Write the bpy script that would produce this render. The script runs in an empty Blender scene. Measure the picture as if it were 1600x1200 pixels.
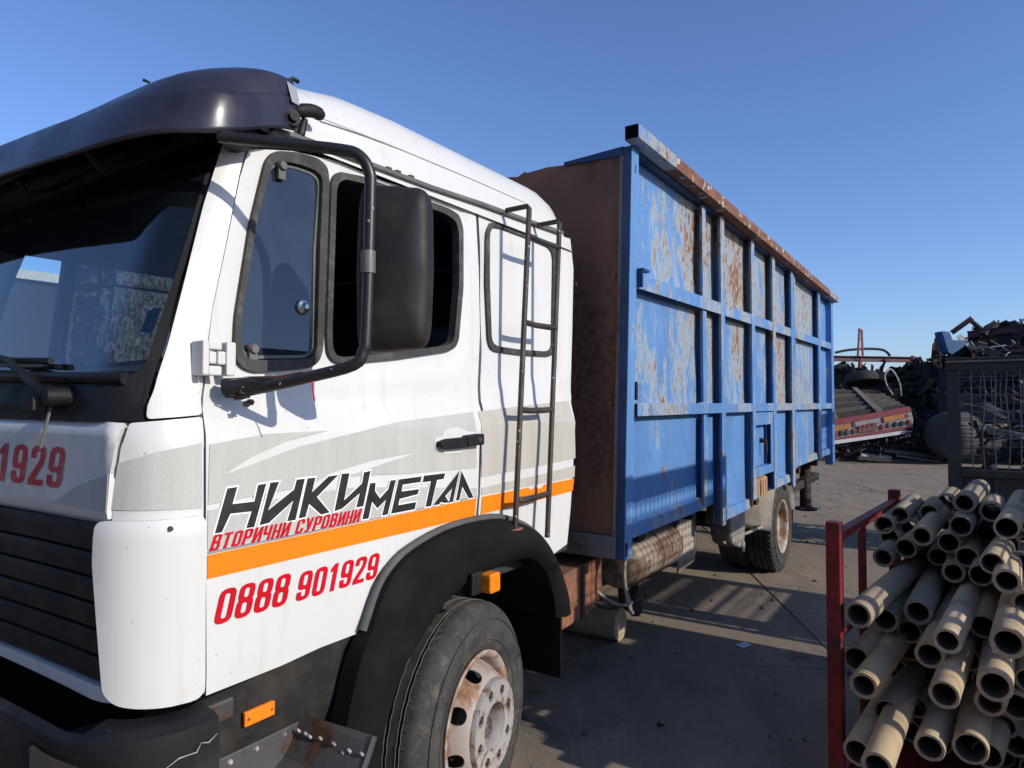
import bpy, bmesh, math, random
from math import sin, cos, pi, radians, atan, sqrt
from mathutils import Vector, Matrix, noise
from mathutils.geometry import delaunay_2d_cdt
random.seed(7)
sc = bpy.context.scene
COL = sc.collection
# ------------------------------------------------------------------ camera
cam = bpy.data.cameras.new('camera'); camo = bpy.data.objects.new('camera', cam); COL.objects.link(camo)
AZ = radians(33.55); PIT = atan(30/1060)
F = Vector((cos(AZ)*cos(PIT), sin(AZ)*cos(PIT), sin(PIT))); R = Vector((sin(AZ), -cos(AZ), 0)); U = R.cross(F)
camo.matrix_world = Matrix(((R.x, U.x, -F.x, 0), (R.y, U.y, -F.y, 0), (R.z, U.z, -F.z, 1.5), (0, 0, 0, 1)))
cam.sensor_width = 36; cam.lens = 1060/1600*36; cam.clip_start = .05; cam.clip_end = 30000
sc.camera = camo
# ------------------------------------------------------------------ sky and sun
SUN_EL = atan(.46)
w = bpy.data.worlds.new('World'); sc.world = w; w.use_nodes = True
nt = w.node_tree; bg = nt.nodes['Background']
sky = nt.nodes.new('ShaderNodeTexSky'); sky.sky_type = 'NISHITA'; sky.sun_disc = False
sky.sun_elevation = SUN_EL; sky.sun_rotation = pi; sky.altitude = 300; sky.air_density = 1.0; sky.dust_density = .9; sky.ozone_density = 3.6
wb = nt.nodes.new('ShaderNodeMix'); wb.data_type = 'RGBA'; wb.blend_type = 'MULTIPLY'; wb.inputs[0].default_value = 1; wb.inputs[7].default_value = (.99, 1.08, 1.34, 1)   # the camera's white balance
nt.links.new(sky.outputs[0], wb.inputs[6]); nt.links.new(wb.outputs[2], bg.inputs[0]); bg.inputs[1].default_value = .136
sl = bpy.data.lights.new('sun', 'SUN'); sl.energy = 4.3; sl.angle = radians(.53); sl.color = (1, .93, .82)
so = bpy.data.objects.new('sun', sl); COL.objects.link(so)
so.rotation_euler = Vector((0, 1, -.46)).to_track_quat('-Z', 'Y').to_euler(); so.location = (0, -20, 12)
sc.view_settings.view_transform = 'Standard'; sc.view_settings.look = 'None'; sc.view_settings.gamma = 1
sc.view_settings.exposure = 0; sc.view_settings.use_curve_mapping = False
sc.cycles.max_bounces = 8; sc.cycles.transparent_max_bounces = 16
# ------------------------------------------------------------------ materials
def lin(c):
    return tuple((v/255/12.92 if v/255 <= .04045 else ((v/255+.055)/1.055)**2.4) for v in c)
class NT:
    def __init__(s, name):
        s.m = bpy.data.materials.new(name); s.m.use_nodes = True; s.t = s.m.node_tree; s.n = s.t.nodes
        s.b = s.n['Principled BSDF']
    def add(s, typ, ins=None, **kw):
        n = s.n.new(typ)
        for k, v in kw.items(): setattr(n, k, v)
        for k, v in (ins or {}).items():
            if hasattr(v, 'is_linked') or isinstance(v, bpy.types.NodeSocket): s.t.links.new(v, n.inputs[k])
            else: n.inputs[k].default_value = v
        return n
    def pos(s, scale=(1, 1, 1)):
        if not hasattr(s, '_g'): s._g = s.add('ShaderNodeTexCoord').outputs['Object']
        return s.add('ShaderNodeMapping', {'Vector': s._g, 'Scale': scale}).outputs[0]
    def noise(s, scale, stretch=(1, 1, 1), detail=5, rough=.6, dist=0):
        return s.add('ShaderNodeTexNoise', {'Vector': s.pos(stretch), 'Scale': scale, 'Detail': detail, 'Roughness': rough, 'Distortion': dist}).outputs[0]
    def ramp(s, f, a, b, va=0, vb=1):
        n = s.add('ShaderNodeMapRange', {'Value': f, 'From Min': a, 'From Max': b, 'To Min': va, 'To Max': vb}, clamp=True)
        return n.outputs[0]
    def math(s, op, a, b=0.):
        n = s.add('ShaderNodeMath', operation=op)
        for i, v in enumerate((a, b)):
            if isinstance(v, bpy.types.NodeSocket): s.t.links.new(v, n.inputs[i])
            else: n.inputs[i].default_value = v
        return n.outputs[0]
    def mix(s, f, a, b, mode='MIX'):
        n = s.add('ShaderNodeMix', data_type='RGBA', blend_type=mode)
        for i, v in ((0, f), (6, a), (7, b)):
            if isinstance(v, bpy.types.NodeSocket): s.t.links.new(v, n.inputs[i])
            elif i == 0: n.inputs[i].default_value = v
            else: n.inputs[i].default_value = (*v, 1)
        return n.outputs[2]
    def set(s, **k):
        for kk, v in k.items():
            kk = kk.replace('_', ' ')
            if isinstance(v, bpy.types.NodeSocket): s.t.links.new(v, s.b.inputs[kk])
            else: s.b.inputs[kk].default_value = (*v, 1) if isinstance(v, tuple) and len(v) == 3 else v
    def bump(s, h, strength=.3, dist=.01):
        n = s.add('ShaderNodeBump', {'Height': h, 'Strength': strength, 'Distance': dist})
        s.t.links.new(n.outputs[0], s.b.inputs['Normal'])
MATS = {}
def mat(name, col, rough=.5, metal=0., spec=.5, var=.25, vs=6, stretch=(1, 1, 1), dirt=None, damt=.5, dscale=3, dstretch=(1, 1, 1), dthr=(.5, .65), bump=0, bs=60, bd=.003, rvar=.1, fleck=None, fscale=80, fthr=(.66, .7)):
    """general worn surface: tint variation + patches of dirt + small flecks + bump"""
    if name in MATS: return MATS[name]
    t = NT(name); c = col
    n = t.noise(vs, stretch)
    cc = t.mix(t.ramp(n, .3, .7), tuple(v*(1-var) for v in c), tuple(min(1, v*(1+var)) for v in c))
    if dirt: cc = t.mix(t.ramp(t.noise(dscale, dstretch, 7, .65), dthr[0], dthr[1], 0, damt), cc, dirt)
    if fleck: cc = t.mix(t.ramp(t.noise(fscale, dstretch, 3, .5), fthr[0], fthr[1]), cc, fleck)
    t.set(Base_Color=cc, Metallic=metal, Specular_IOR_Level=spec, Roughness=t.ramp(t.noise(vs*2.3), .3, .7, max(.02, rough-rvar), min(1, rough+rvar)))
    if bump: t.bump(t.noise(bs, detail=4), bump, bd)
    MATS[name] = t.m; return t.m
WHITE = (.76, .755, .73)
def paint_white():
    t = NT('white_paint')
    c = t.mix(t.ramp(t.noise(3, (1, 1, .25)), .35, .7), (.605, .605, .59), (.57, .565, .54))
    # faint vertical run marks and specks of grime
    c = t.mix(t.ramp(t.noise(26, (1, 1, .07), 6, .7), .56, .78, 0, .42), c, (.40, .36, .28))
    c = t.mix(t.ramp(t.noise(120, (1, 1, .6), 2, .5), .735, .76, 0, .75), c, (.16, .11, .08))
    c = t.mix(t.ramp(t.noise(9, (1, 1, 1), 6, .8), .60, .78, 0, .45), c, (.44, .40, .32))
    t.set(Base_Color=c, Roughness=t.ramp(t.noise(7), .3, .7, .28, .42), Specular_IOR_Level=.45, Coat_Weight=.25, Coat_Roughness=.18)
    t.bump(t.noise(2.6, detail=3), .12, .025)
    return t.m
def decal(name, col, streak, amt=.6):
    t = NT(name)
    c = t.mix(t.ramp(t.noise(18, (1, 1, .06), 6, .7), .42, .72, 0, amt), col, streak)
    c = t.mix(t.ramp(t.noise(300, (1, 1, 1), 2, .5), .45, .7, 0, .3), c, tuple(v*.7 for v in col))
    t.set(Base_Color=c, Roughness=.55, Specular_IOR_Level=.2); return t.m
def blue_paint(name, rust, base=(.085, .20, .42), pale=(.28, .33, .37), xr=None):
    """blue lorry paint; rust 0..1 sets how far it has flaked to pale primer and rust"""
    t = NT(name)
    c = t.mix(t.ramp(t.noise(2.5, (1, 1, .4)), .3, .7), tuple(v*.88 for v in base), tuple(v*1.15 for v in base))
    c = t.mix(t.ramp(t.noise(24, (1, 1, .12), 6, .6), .52, .75, 0, .45), c, (.20, .32, .58))
    big = t.noise(1.7, (1, 1, .5), 4, .6)
    fade = t.math('ADD', t.noise(9, (1, 1, .34), 10, .78, .8), t.math('MULTIPLY', t.math('SUBTRACT', big, .5), 1.1))
    if xr: fade = t.math('ADD', fade, t.ramp(t.add('ShaderNodeSeparateXYZ', {0: t.pos()}).outputs[0], xr[0], xr[1], -.06, .20))
    th = .74-.26*rust
    c = t.mix(t.ramp(fade, th, th+.05, 0, .85), c, pale)
    chip = t.noise(22, (1, 1, .40), 6, .72, 1.2)
    ch2 = t.math('ADD', chip, t.math('MULTIPLY', t.math('SUBTRACT', fade, .5), .42))
    wr = t.math('MULTIPLY', t.ramp(t.noise(48, (1, 1, .38), 4, .6, 2.2), .53, .58), t.ramp(fade, th, th+.08, 0, .75))
    c = t.mix(wr, c, (.15, .145, .13))
    tr = .695-.095*rust
    c = t.mix(t.ramp(ch2, tr-.035, tr-.01, 0, .8), c, (.36, .34, .25))
    c = t.mix(t.ramp(ch2, tr, tr+.02), c, t.mix(t.ramp(t.noise(60), .4, .6), (.13, .055, .03), (.27, .12, .055)))
    c = t.mix(t.ramp(t.noise(5, (1, 1, .5), 3, .5, .8), .72, .74, 0, .7), c, (.05, .14, .28))
    t.set(Base_Color=c, Roughness=t.ramp(t.noise(9), .3, .7, .4, .6), Specular_IOR_Level=.4)
    t.bump(ch2, .25, .003)
    return t.m
def rusty(name, base, rust=(.20, .085, .05), amt=.5, scale=4, stretch=(1, 1, .5), rough=.75, metal=0.):
    t = NT(name)
    f = t.noise(scale, stretch, 8, .7, .5)
    c = t.mix(t.ramp(t.noise(2.1), .3, .7), tuple(v*.8 for v in base), tuple(v*1.15 for v in base))
    c = t.mix(t.ramp(f, .62-.25*amt, .70-.25*amt), c, t.mix(t.ramp(t.noise(30), .35, .65), tuple(v*.6 for v in rust), tuple(v*1.3 for v in rust)))
    t.set(Base_Color=c, Roughness=rough, Metallic=metal, Specular_IOR_Level=.3); t.bump(t.noise(45, detail=6), .3, .003); return t.m
def glass(name, tint, refl=1.0, dust=.06, dcol=(.35, .38, .42), thin=.0):
    t = NT(name); out = t.n['Material Output']; t.n.remove(t.b)
    tr = t.add('ShaderNodeBsdfTransparent', {'Color': (*tint, 1)})
    gl = t.add('ShaderNodeBsdfGlossy', {'Color': (.95, .97, 1, 1), 'Roughness': .015})
    fr = t.add('ShaderNodeFresnel', {'IOR': 1.55})
    m1 = t.add('ShaderNodeMixShader', {0: t.math('MINIMUM', t.math('MULTIPLY', fr.outputs[0], refl), 1.), 1: tr.outputs[0], 2: gl.outputs[0]})
    df = t.add('ShaderNodeBsdfDiffuse', {'Color': (*dcol, 1)})
    d = t.ramp(t.noise(8, (1, 1, .6), 7, .7), .3, .75, dust*.5, dust*1.6)
    m2 = t.add('ShaderNodeMixShader', {0: d, 1: m1.outputs[0], 2: df.outputs[0]})
    t.t.links.new(m2.outputs[0], out.inputs[0]); return t.m
def ground_mat():
    t = NT('worn_concrete')
    c = t.mix(t.ramp(t.noise(.5, detail=8), .35, .68), (.205, .152, .102), (.292, .218, .146))
    c = t.mix(t.ramp(t.noise(2.2, (.16, 1.5, 1), 8, .7, .4), .5, .64, 0, .5), c, (.11, .09, .072))
    c = t.mix(t.ramp(t.noise(3.2, (.45, 1.4, 1), 8, .7), .46, .68, 0, .6), c, (.125, .100, .078))
    c = t.mix(t.ramp(t.noise(150, detail=3), .4, .66, 0, .6), c, (.31, .285, .25))
    c = t.mix(t.ramp(t.noise(260, detail=2), .60, .68, 0, .5), c, (.06, .055, .05))
    c = t.mix(t.ramp(t.noise(1.3, detail=7, rough=.75, dist=.8), .56, .68, 0, .7), c, (.075, .064, .055))
    c = t.mix(t.ramp(t.noise(11, (1, 1, 1), 5, .7, .6), .64, .70, 0, .6), c, (.055, .048, .042))
    v = t.add('ShaderNodeTexVoronoi', {'Vector': t.pos(), 'Scale': 9., 'Randomness': 1.}).outputs[0]
    c = t.mix(t.ramp(v, .05, .035, 0, .55), c, (.42, .40, .36))
    t.set(Base_Color=c, Roughness=.95, Specular_IOR_Level=.06)
    t.bump(t.math('ADD', t.noise(90, detail=6), t.math('MULTIPLY', t.noise(6, detail=4), 2.)), .45, .006)
    return t.m
def tyre_mat():
    t = NT('tyre_rubber')
    c = t.mix(t.ramp(t.noise(9, detail=7), .35, .7), (.026, .027, .029), (.062, .058, .052))
    c = t.mix(t.ramp(t.noise(14, detail=8, rough=.8, dist=1.), .52, .66, 0, .6), c, (.15, .125, .095))
    t.set(Base_Color=c, Roughness=.85, Specular_IOR_Level=.3); t.bump(t.noise(90, detail=4), .3, .002); return t.m
M_white = paint_white()
M_gray = decal('gray_stripe', (.42, .415, .39), (.54, .53, .49), .5)
M_tan = decal('faded_gray_stripe', (.44, .42, .38), (.36, .30, .22), .55)
M_orange = decal('orange_reflective_tape', (.86, .205, .006), (.72, .15, .006), .5)
M_red = mat('red_lettering', (.50, .0022, .014), .5, spec=.25, var=.1)
M_dred = mat('worn_red_lettering', (.42, .012, .025), .5, var=.3, dirt=(.5, .3, .28), damt=.35, dscale=14)
M_blk = mat('black_lettering', (.018, .018, .018), .45, var=.3, vs=20)
M_outline = mat('white_lettering_edge', (.78, .77, .74), .45, var=.04)
M_plastic = mat('black_plastic', (.009, .009, .010), .6, spec=.28, var=.3, dirt=(.028, .026, .024), damt=.5, dscale=4, bump=.15, bs=300, bd=.001)
M_fender = mat('dusty_black_plastic', (.0065, .0065, .0065), .8, spec=.14, var=.3, dirt=(.018, .017, .015), damt=.5, dscale=2.5, bump=.12, bs=240, bd=.001)
M_lip = mat('grey_rubber_lip', (.075, .072, .068), .8, var=.3)
M_rubber = mat('window_rubber', (.03, .029, .028), .7, var=.4, dirt=(.13, .12, .10), damt=.45, dscale=20)
M_mirror = mat('mirror_housing_plastic', (.014, .013, .0125), .6, spec=.35, var=.25, dirt=(.036, .029, .023), damt=.7, dscale=5, bump=.35, bs=420, bd=.0012)
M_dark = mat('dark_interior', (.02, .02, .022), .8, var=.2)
M_dark2 = mat('engine_bay_shade', (.006, .006, .006), .9, spec=.05)
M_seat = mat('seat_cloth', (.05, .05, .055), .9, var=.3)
M_visor = mat('smoked_visor', (.014, .013, .022), .33, spec=.55, var=.3, vs=3, rvar=.14, dirt=(.05, .047, .065), damt=.6, dscale=2.4, dthr=(.45, .7))
M_tape = mat('silver_tape', (.30, .30, .34), .4, var=.1)
M_tube_black = mat('black_metal_tube', (.014, .014, .014), .38, var=.3, fleck=(.3, .28, .26), fscale=70, fthr=(.70, .72))
M_ladder = mat('rusty_dark_steel', (.028, .022, .018), .6, var=.4, dirt=(.07, .038, .024), damt=.7, dscale=12, fleck=(.45, .42, .36), fscale=60, fthr=(.68, .71), bump=.3, bs=90)
M_gutter = mat('gutter_strip', (.11, .11, .10), .45, var=.3)
M_blue1 = blue_paint('blue_paint_sound', .42)
M_blue2 = blue_paint('blue_paint_flaking', 1.1)
M_blue3 = blue_paint('blue_paint_worn', 1.45, pale=(.30, .335, .36))
M_rail = blue_paint('blue_rail_paint', .95)
M_railrust = mat('rusted_rail', (.17, .078, .05), .75, spec=.2, var=.3, vs=14, dirt=(.15, .065, .04), damt=.9, dscale=10, fleck=(.34, .35, .36), fscale=16, fthr=(.60, .63), bump=.3, bs=60)
M_blueshade = mat('blue_paint_front_shade', (.025, .055, .135), .6, spec=.2, var=.25, dirt=(.09, .085, .09), damt=.5, dscale=3, dstretch=(1, 1, .3), fleck=(.02, .02, .03), fscale=30, fthr=(.68, .7))  # body blue darkened to carry the shade on front-facing parts
M_brown = rusty('brown_plate', (.18, .088, .056), (.135, .064, .042), .35, 1.6)
M_greybeam = rusty('grey_blue_beam', (.15, .15, .155), (.13, .09, .07), .4, 3)
M_rust = rusty('rusted_steel', (.16, .09, .06), amt=.9)
M_chassis = rusty('chassis_steel', (.035, .03, .027), (.07, .035, .022), .4, 5)
M_tank = rusty('dusty_tank', (.30, .245, .18), (.16, .10, .065), .55, 3.2, (.5, 1.6, 1.6))
M_mud = mat('dusty_mud_flap', (.36, .31, .25), .9, var=.2, dirt=(.20, .15, .10), damt=.6, dscale=5)
M_guard = mat('dusty_guard', (.28, .25, .21), .85, var=.25, dirt=(.10, .085, .07), damt=.7, dscale=4, dstretch=(1, 1, .4))
M_tyre = tyre_mat()
M_rim = rusty('rim_steel', (.37, .31, .27), (.27, .15, .09), .6, 9, (1, 1, 1), .55)
M_hub = rusty('hub_plate', (.42, .39, .365), (.22, .13, .095), .45, 14, (1, 1, 1), .5, .3)
M_nut = rusty('wheel_nut_steel', (.09, .07, .06), (.06, .04, .03), .5, 30)
M_amber = mat('amber_lens', (.75, .20, .01), .22, var=.35, vs=40)
M_reflector = mat('orange_reflector', (.95, .20, .01), .35, var=.06)
M_step = rusty('worn_step_metal', (.09, .09, .092), (.10, .055, .032), .45, 6, (1, 1, 1), .5, .45)
M_skirt = mat('black_skirt', (.013, .0125, .012), .6, spec=.3, var=.3, dirt=(.045, .038, .03), damt=.85, dscale=3.5)
M_chrome = mat('bright_metal', (.6, .6, .6), .25, metal=1, var=.1)
M_ground = ground_mat()
M_cagered = mat('dark_red_paint', (.165, .015, .016), .55, spec=.3, var=.3, vs=12, dirt=(.03, .016, .014), damt=.85, dscale=9, fleck=(.35, .12, .1), fscale=40, fthr=(.7, .72))
M_cagegrey = rusty('grey_cage_steel', (.042, .042, .042), (.05, .036, .027), .35, 7)
M_wire = mat('grey_wire', (.12, .115, .11), .6, var=.3)
M_glass_w = glass('windshield_glass', (.50, .62, .66), 1.0, .012, (.30, .42, .52))
M_glass_q = glass('quarter_glass', (.30, .36, .42), 1.7, .085, (.20, .27, .38))
M_glass_l = glass('headlight_glass', (.62, .58, .54), 1.0, .12, (.4, .33, .28))
# ------------------------------------------------------------------ object helpers
ORG = {}
def org(p): return ORG.get(p.name, Vector((0, 0, 0))) if p else Vector((0, 0, 0))
def thing(name, label, cat, loc, group=None):
    o = bpy.data.objects.new(name, None); COL.objects.link(o); o.location = loc; o.empty_display_size = .1
    ORG[o.name] = Vector(loc); o['label'] = label; o['category'] = cat
    if group: o['group'] = group
    return o
def tag(o, label, cat, group=None):
    o['label'] = label; o['category'] = cat
    if group: o['group'] = group
    return o
def obj(name, vf, m, parent=None, smooth=False, bevel=0, sharp=35, base=None, label=None):
    """verts in world metres -> ONE mesh object, origin at its parent's (or at base)"""
    verts, faces = vf[0], vf[1]
    O = Vector(base) if base is not None else org(parent)
    me = bpy.data.meshes.new(name); me.from_pydata([tuple(Vector(v)-O) for v in verts], [], faces); me.update()
    if smooth: me.shade_smooth() if hasattr(me, 'shade_smooth') else None
    if smooth and sharp < 180: me.set_sharp_from_angle(angle=radians(sharp))
    if isinstance(m, (list, tuple)):
        for q in m: me.materials.append(q)
        if len(vf) > 2:
            for p, i in zip(me.polygons, vf[2]): p.material_index = i
    else: me.materials.append(m)
    o = bpy.data.objects.new(name, me); COL.objects.link(o)
    if parent:
        o.parent = parent; po = org(parent); o.location = O-po
    else: o.location = O
    ORG[o.name] = O
    if bevel:
        md = o.modifiers.new('bevel', 'BEVEL'); md.width = bevel; md.segments = 2; md.limit_method = 'ANGLE'; md.angle_limit = radians(40)
    if label: o['label'] = label
    return o
class MB:
    def __init__(s): s.v = []; s.f = []; s.mi = []
    def add(s, v, f, mi=0):
        n = len(s.v); s.v += [tuple(p) for p in v]; s.f += [tuple(i+n for i in q) for q in f]; s.mi += [mi]*len(f); return s
    def box(s, a, b, mi=0, rot=None, piv=None):
        (x0, y0, z0), (x1, y1, z1) = a, b
        v = [Vector(p) for p in ((x0, y0, z0), (x1, y0, z0), (x1, y1, z0), (x0, y1, z0), (x0, y0, z1), (x1, y0, z1), (x1, y1, z1), (x0, y1, z1))]
        if rot is not None:
            c = Vector(piv) if piv is not None else sum(v, Vector())/8
            v = [rot @ (p-c)+c for p in v]
        return s.add(v, [(0, 3, 2, 1), (4, 5, 6, 7), (0, 1, 5, 4), (1, 2, 6, 5), (2, 3, 7, 6), (3, 0, 4, 7)], mi)
    def prism(s, poly, a, b, axis='y', mi=0):
        """poly in the plane across the axis; a, b positions along it"""
        n = len(poly)
        def P(p, t): return {'y': (p[0], t, p[1]), 'x': (t, p[0], p[1]), 'z': (p[0], p[1], t)}[axis]
        v = [P(p, a) for p in poly]+[P(p, b) for p in poly]
        return s.add(v, [tuple(range(n)), tuple(range(2*n-1, n-1, -1))]+[(i, i+n, (i+1) % n+n, (i+1) % n) for i in range(n)], mi)
    def tube(s, pts, r, n=10, mi=0, caps=True, closed=False):
        pts = [Vector(p) for p in pts]; rr = r if isinstance(r, (list, tuple)) else [r]*len(pts)
        rings = []; up = None
        for i, p in enumerate(pts):
            if closed: d = pts[(i+1) % len(pts)]-pts[i-1]
            else: d = pts[min(i+1, len(pts)-1)]-pts[max(i-1, 0)]
            d.normalize()
            if up is None:
                up = Vector((0, 0, 1)) if abs(d.z) < .9 else Vector((1, 0, 0))
            up = (up-d*up.dot(d)).normalized(); sd = d.cross(up)
            rings.append([p+(up*cos(2*pi*k/n)+sd*sin(2*pi*k/n))*rr[i] for k in range(n)])
        v = [q for rg in rings for q in rg]; f = []
        m = len(rings)
        for i in range(m if closed else m-1):
            j = (i+1) % m
            for k in range(n): f.append((i*n+k, i*n+(k+1) % n, j*n+(k+1) % n, j*n+k))
        if caps and not closed: f += [tuple(range(n-1, -1, -1)), tuple((m-1)*n+k for k in range(n))]
        return s.add(v, f, mi)
    def lathe(s, prof, n=32, origin=(0, 0, 0), axis=(0, 1, 0), mi=0, closed=False):
        """prof = [(radius, distance along axis)]"""
        ax = Vector(axis).normalized(); u = Vector((0, 0, 1)) if abs(ax.z) < .9 else Vector((1, 0, 0)); u = (u-ax*u.dot(ax)).normalized(); wv = ax.cross(u); O = Vector(origin)
        v = [O+ax*h+(u*cos(2*pi*k/n)+wv*sin(2*pi*k/n))*r for r, h in prof for k in range(n)]; m = len(prof)
        f = [(i*n+k, i*n+(k+1) % n, ((i+1) % m)*n+(k+1) % n, ((i+1) % m)*n+k) for i in range(m if closed else m-1) for k in range(n)]
        return s.add(v, f, mi)
    @property
    def vf(s): return (s.v, s.f, s.mi)
def box(name, a, b, m, parent=None, bevel=0, rot=None, piv=None): return obj(name, MB().box(a, b, 0, rot, piv).vf, m, parent, bevel=bevel)
def tube(name, pts, r, m, parent=None, n=10, closed=False): return obj(name, MB().tube(pts, r, n, closed=closed).vf, m, parent, smooth=True, sharp=50)
def smoothp(pts, n=5, closed=False):
    """Catmull-Rom through the points"""
    out = []; N = len(pts); P = [Vector(p) for p in pts]
    for i in range(N if closed else N-1):
        a = P[(i-1) % N] if closed or i else P[0]; b = P[i]; c = P[(i+1) % N]; d = P[(i+2) % N] if closed or i+2 < N else P[-1]
        for k in range(n):
            t = k/n; out.append(.5*((2*b)+(c-a)*t+(2*a-5*b+4*c-d)*t*t+(3*b-a-3*c+d)*t**3))
    if not closed: out.append(P[-1])
    return out
def rounded(poly, r, n=4):
    out = []; N = len(poly)
    for i in range(N):
        p = Vector(poly[i]); a = Vector(poly[i-1])-p; b = Vector(poly[(i+1) % N])-p
        q = min(r, a.length*.45, b.length*.45); s = p+a.normalized()*q; e = p+b.normalized()*q
        for k in range(n+1):
            t = k/n; out.append(tuple(s*(1-t)**2+p*2*t*(1-t)+e*t*t))
    return out
def inside(p, poly):
    c = False; n = len(poly); x, y = p
    for i in range(n):
        x1, y1 = poly[i]; x2, y2 = poly[i-1]
        if (y1 > y) != (y2 > y) and x < (x2-x1)*(y-y1)/(y2-y1)+x1: c = not c
    return c
def segdist(p, poly):
    d = 1e9; px, py = p
    for i in range(len(poly)):
        ax, ay = poly[i-1]; bx, by = poly[i]; dx, dy = bx-ax, by-ay; L2 = dx*dx+dy*dy or 1e-12
        t = max(0, min(1, ((px-ax)*dx+(py-ay)*dy)/L2)); d = min(d, (px-ax-t*dx)**2+(py-ay-t*dy)**2)
    return sqrt(d)
def resample(poly, step):
    out = []
    for i in range(len(poly)):
        a = Vector(poly[i]); b = Vector(poly[(i+1) % len(poly)]); n = max(1, int((b-a).length/step+.5))
        out += [tuple(a.lerp(b, k/n)) for k in range(n)]
    return out
def sheet(name, outer, holes, fmap, off, th, m, parent=None, step=.03, disp=None, smooth=True, flip=False, label=None):
    """a plate cut from a 2D outline (with holes), laid on the surface fmap(u, v, offset)"""
    outer = resample(outer, step); holes = [resample(h, step) for h in holes]
    pts = []; edges = []
    for loop in [outer]+holes:
        n0 = len(pts); pts += loop; edges += [(n0+i, n0+(i+1) % len(loop)) for i in range(len(loop))]
    xs = [p[0] for p in outer]; ys = [p[1] for p in outer]
    gx = int((max(xs)-min(xs))/step); gy = int((max(ys)-min(ys))/step); loops = [outer]+holes
    if gx*gy < 12000:
        for i in range(1, gx+1):
            for j in range(1, gy+1):
                p = (min(xs)+i*step-.3*step*(j % 2), min(ys)+j*step)
                if inside(p, outer) and not any(inside(p, h) for h in holes) and min(segdist(p, l) for l in loops) > step*.45: pts.append(p)
    r = delaunay_2d_cdt([Vector(p) for p in pts], edges, [], 0, 1e-6)
    V2 = [tuple(v) for v in r[0]]; tri = []
    for f in r[2]:
        c = (sum(V2[i][0] for i in f)/len(f), sum(V2[i][1] for i in f)/len(f))
        if inside(c, outer) and not any(inside(c, h) for h in holes):
            a = sum(V2[f[i]][0]*V2[f[(i+1) % len(f)]][1]-V2[f[(i+1) % len(f)]][0]*V2[f[i]][1] for i in range(len(f)))
            tri.append(tuple(f) if a > 0 else tuple(reversed(f)))
    nv = len(V2); D = [disp(p) if disp else 0 for p in V2]
    v = [fmap(p[0], p[1], off+d) for p, d in zip(V2, D)]; f = list(tri)
    if th:
        v += [fmap(p[0], p[1], off+d-th) for p, d in zip(V2, D)]; f += [tuple(i+nv for i in reversed(t)) for t in tri]
        cnt = {}
        for t in tri:
            for i in range(len(t)): cnt[(t[i], t[(i+1) % len(t)])] = 1
        bd = [e for e in cnt if (e[1], e[0]) not in cnt]; k = len(v)
        for a, b in bd:
            v += [v[a], v[b], v[b+nv], v[a+nv]]; f.append((k, k+3, k+2, k+1)); k += 4
    if flip: f = [tuple(reversed(q)) for q in f]
    return obj(name, (v, f), m, parent, smooth=smooth, sharp=180 if th == 0 else 60, label=label)
def wall(y):   # vertical side plane at depth y: (x, z) -> world
    return lambda u, v, o=0: (u, y-o, v)
def copy_tree(o, parent=None, name=None):
    c = o.copy(); COL.objects.link(c)
    if parent: c.parent = parent
    for ch in list(o.children): copy_tree(ch, c)
    return c
def ring(cx, cy, rx, ry, n=24, rot=0):
    return [(cx+rx*cos(2*pi*k/n)*cos(rot)-ry*sin(2*pi*k/n)*sin(rot), cy+rx*cos(2*pi*k/n)*sin(rot)+ry*sin(2*pi*k/n)*cos(rot)) for k in range(n)]
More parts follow.
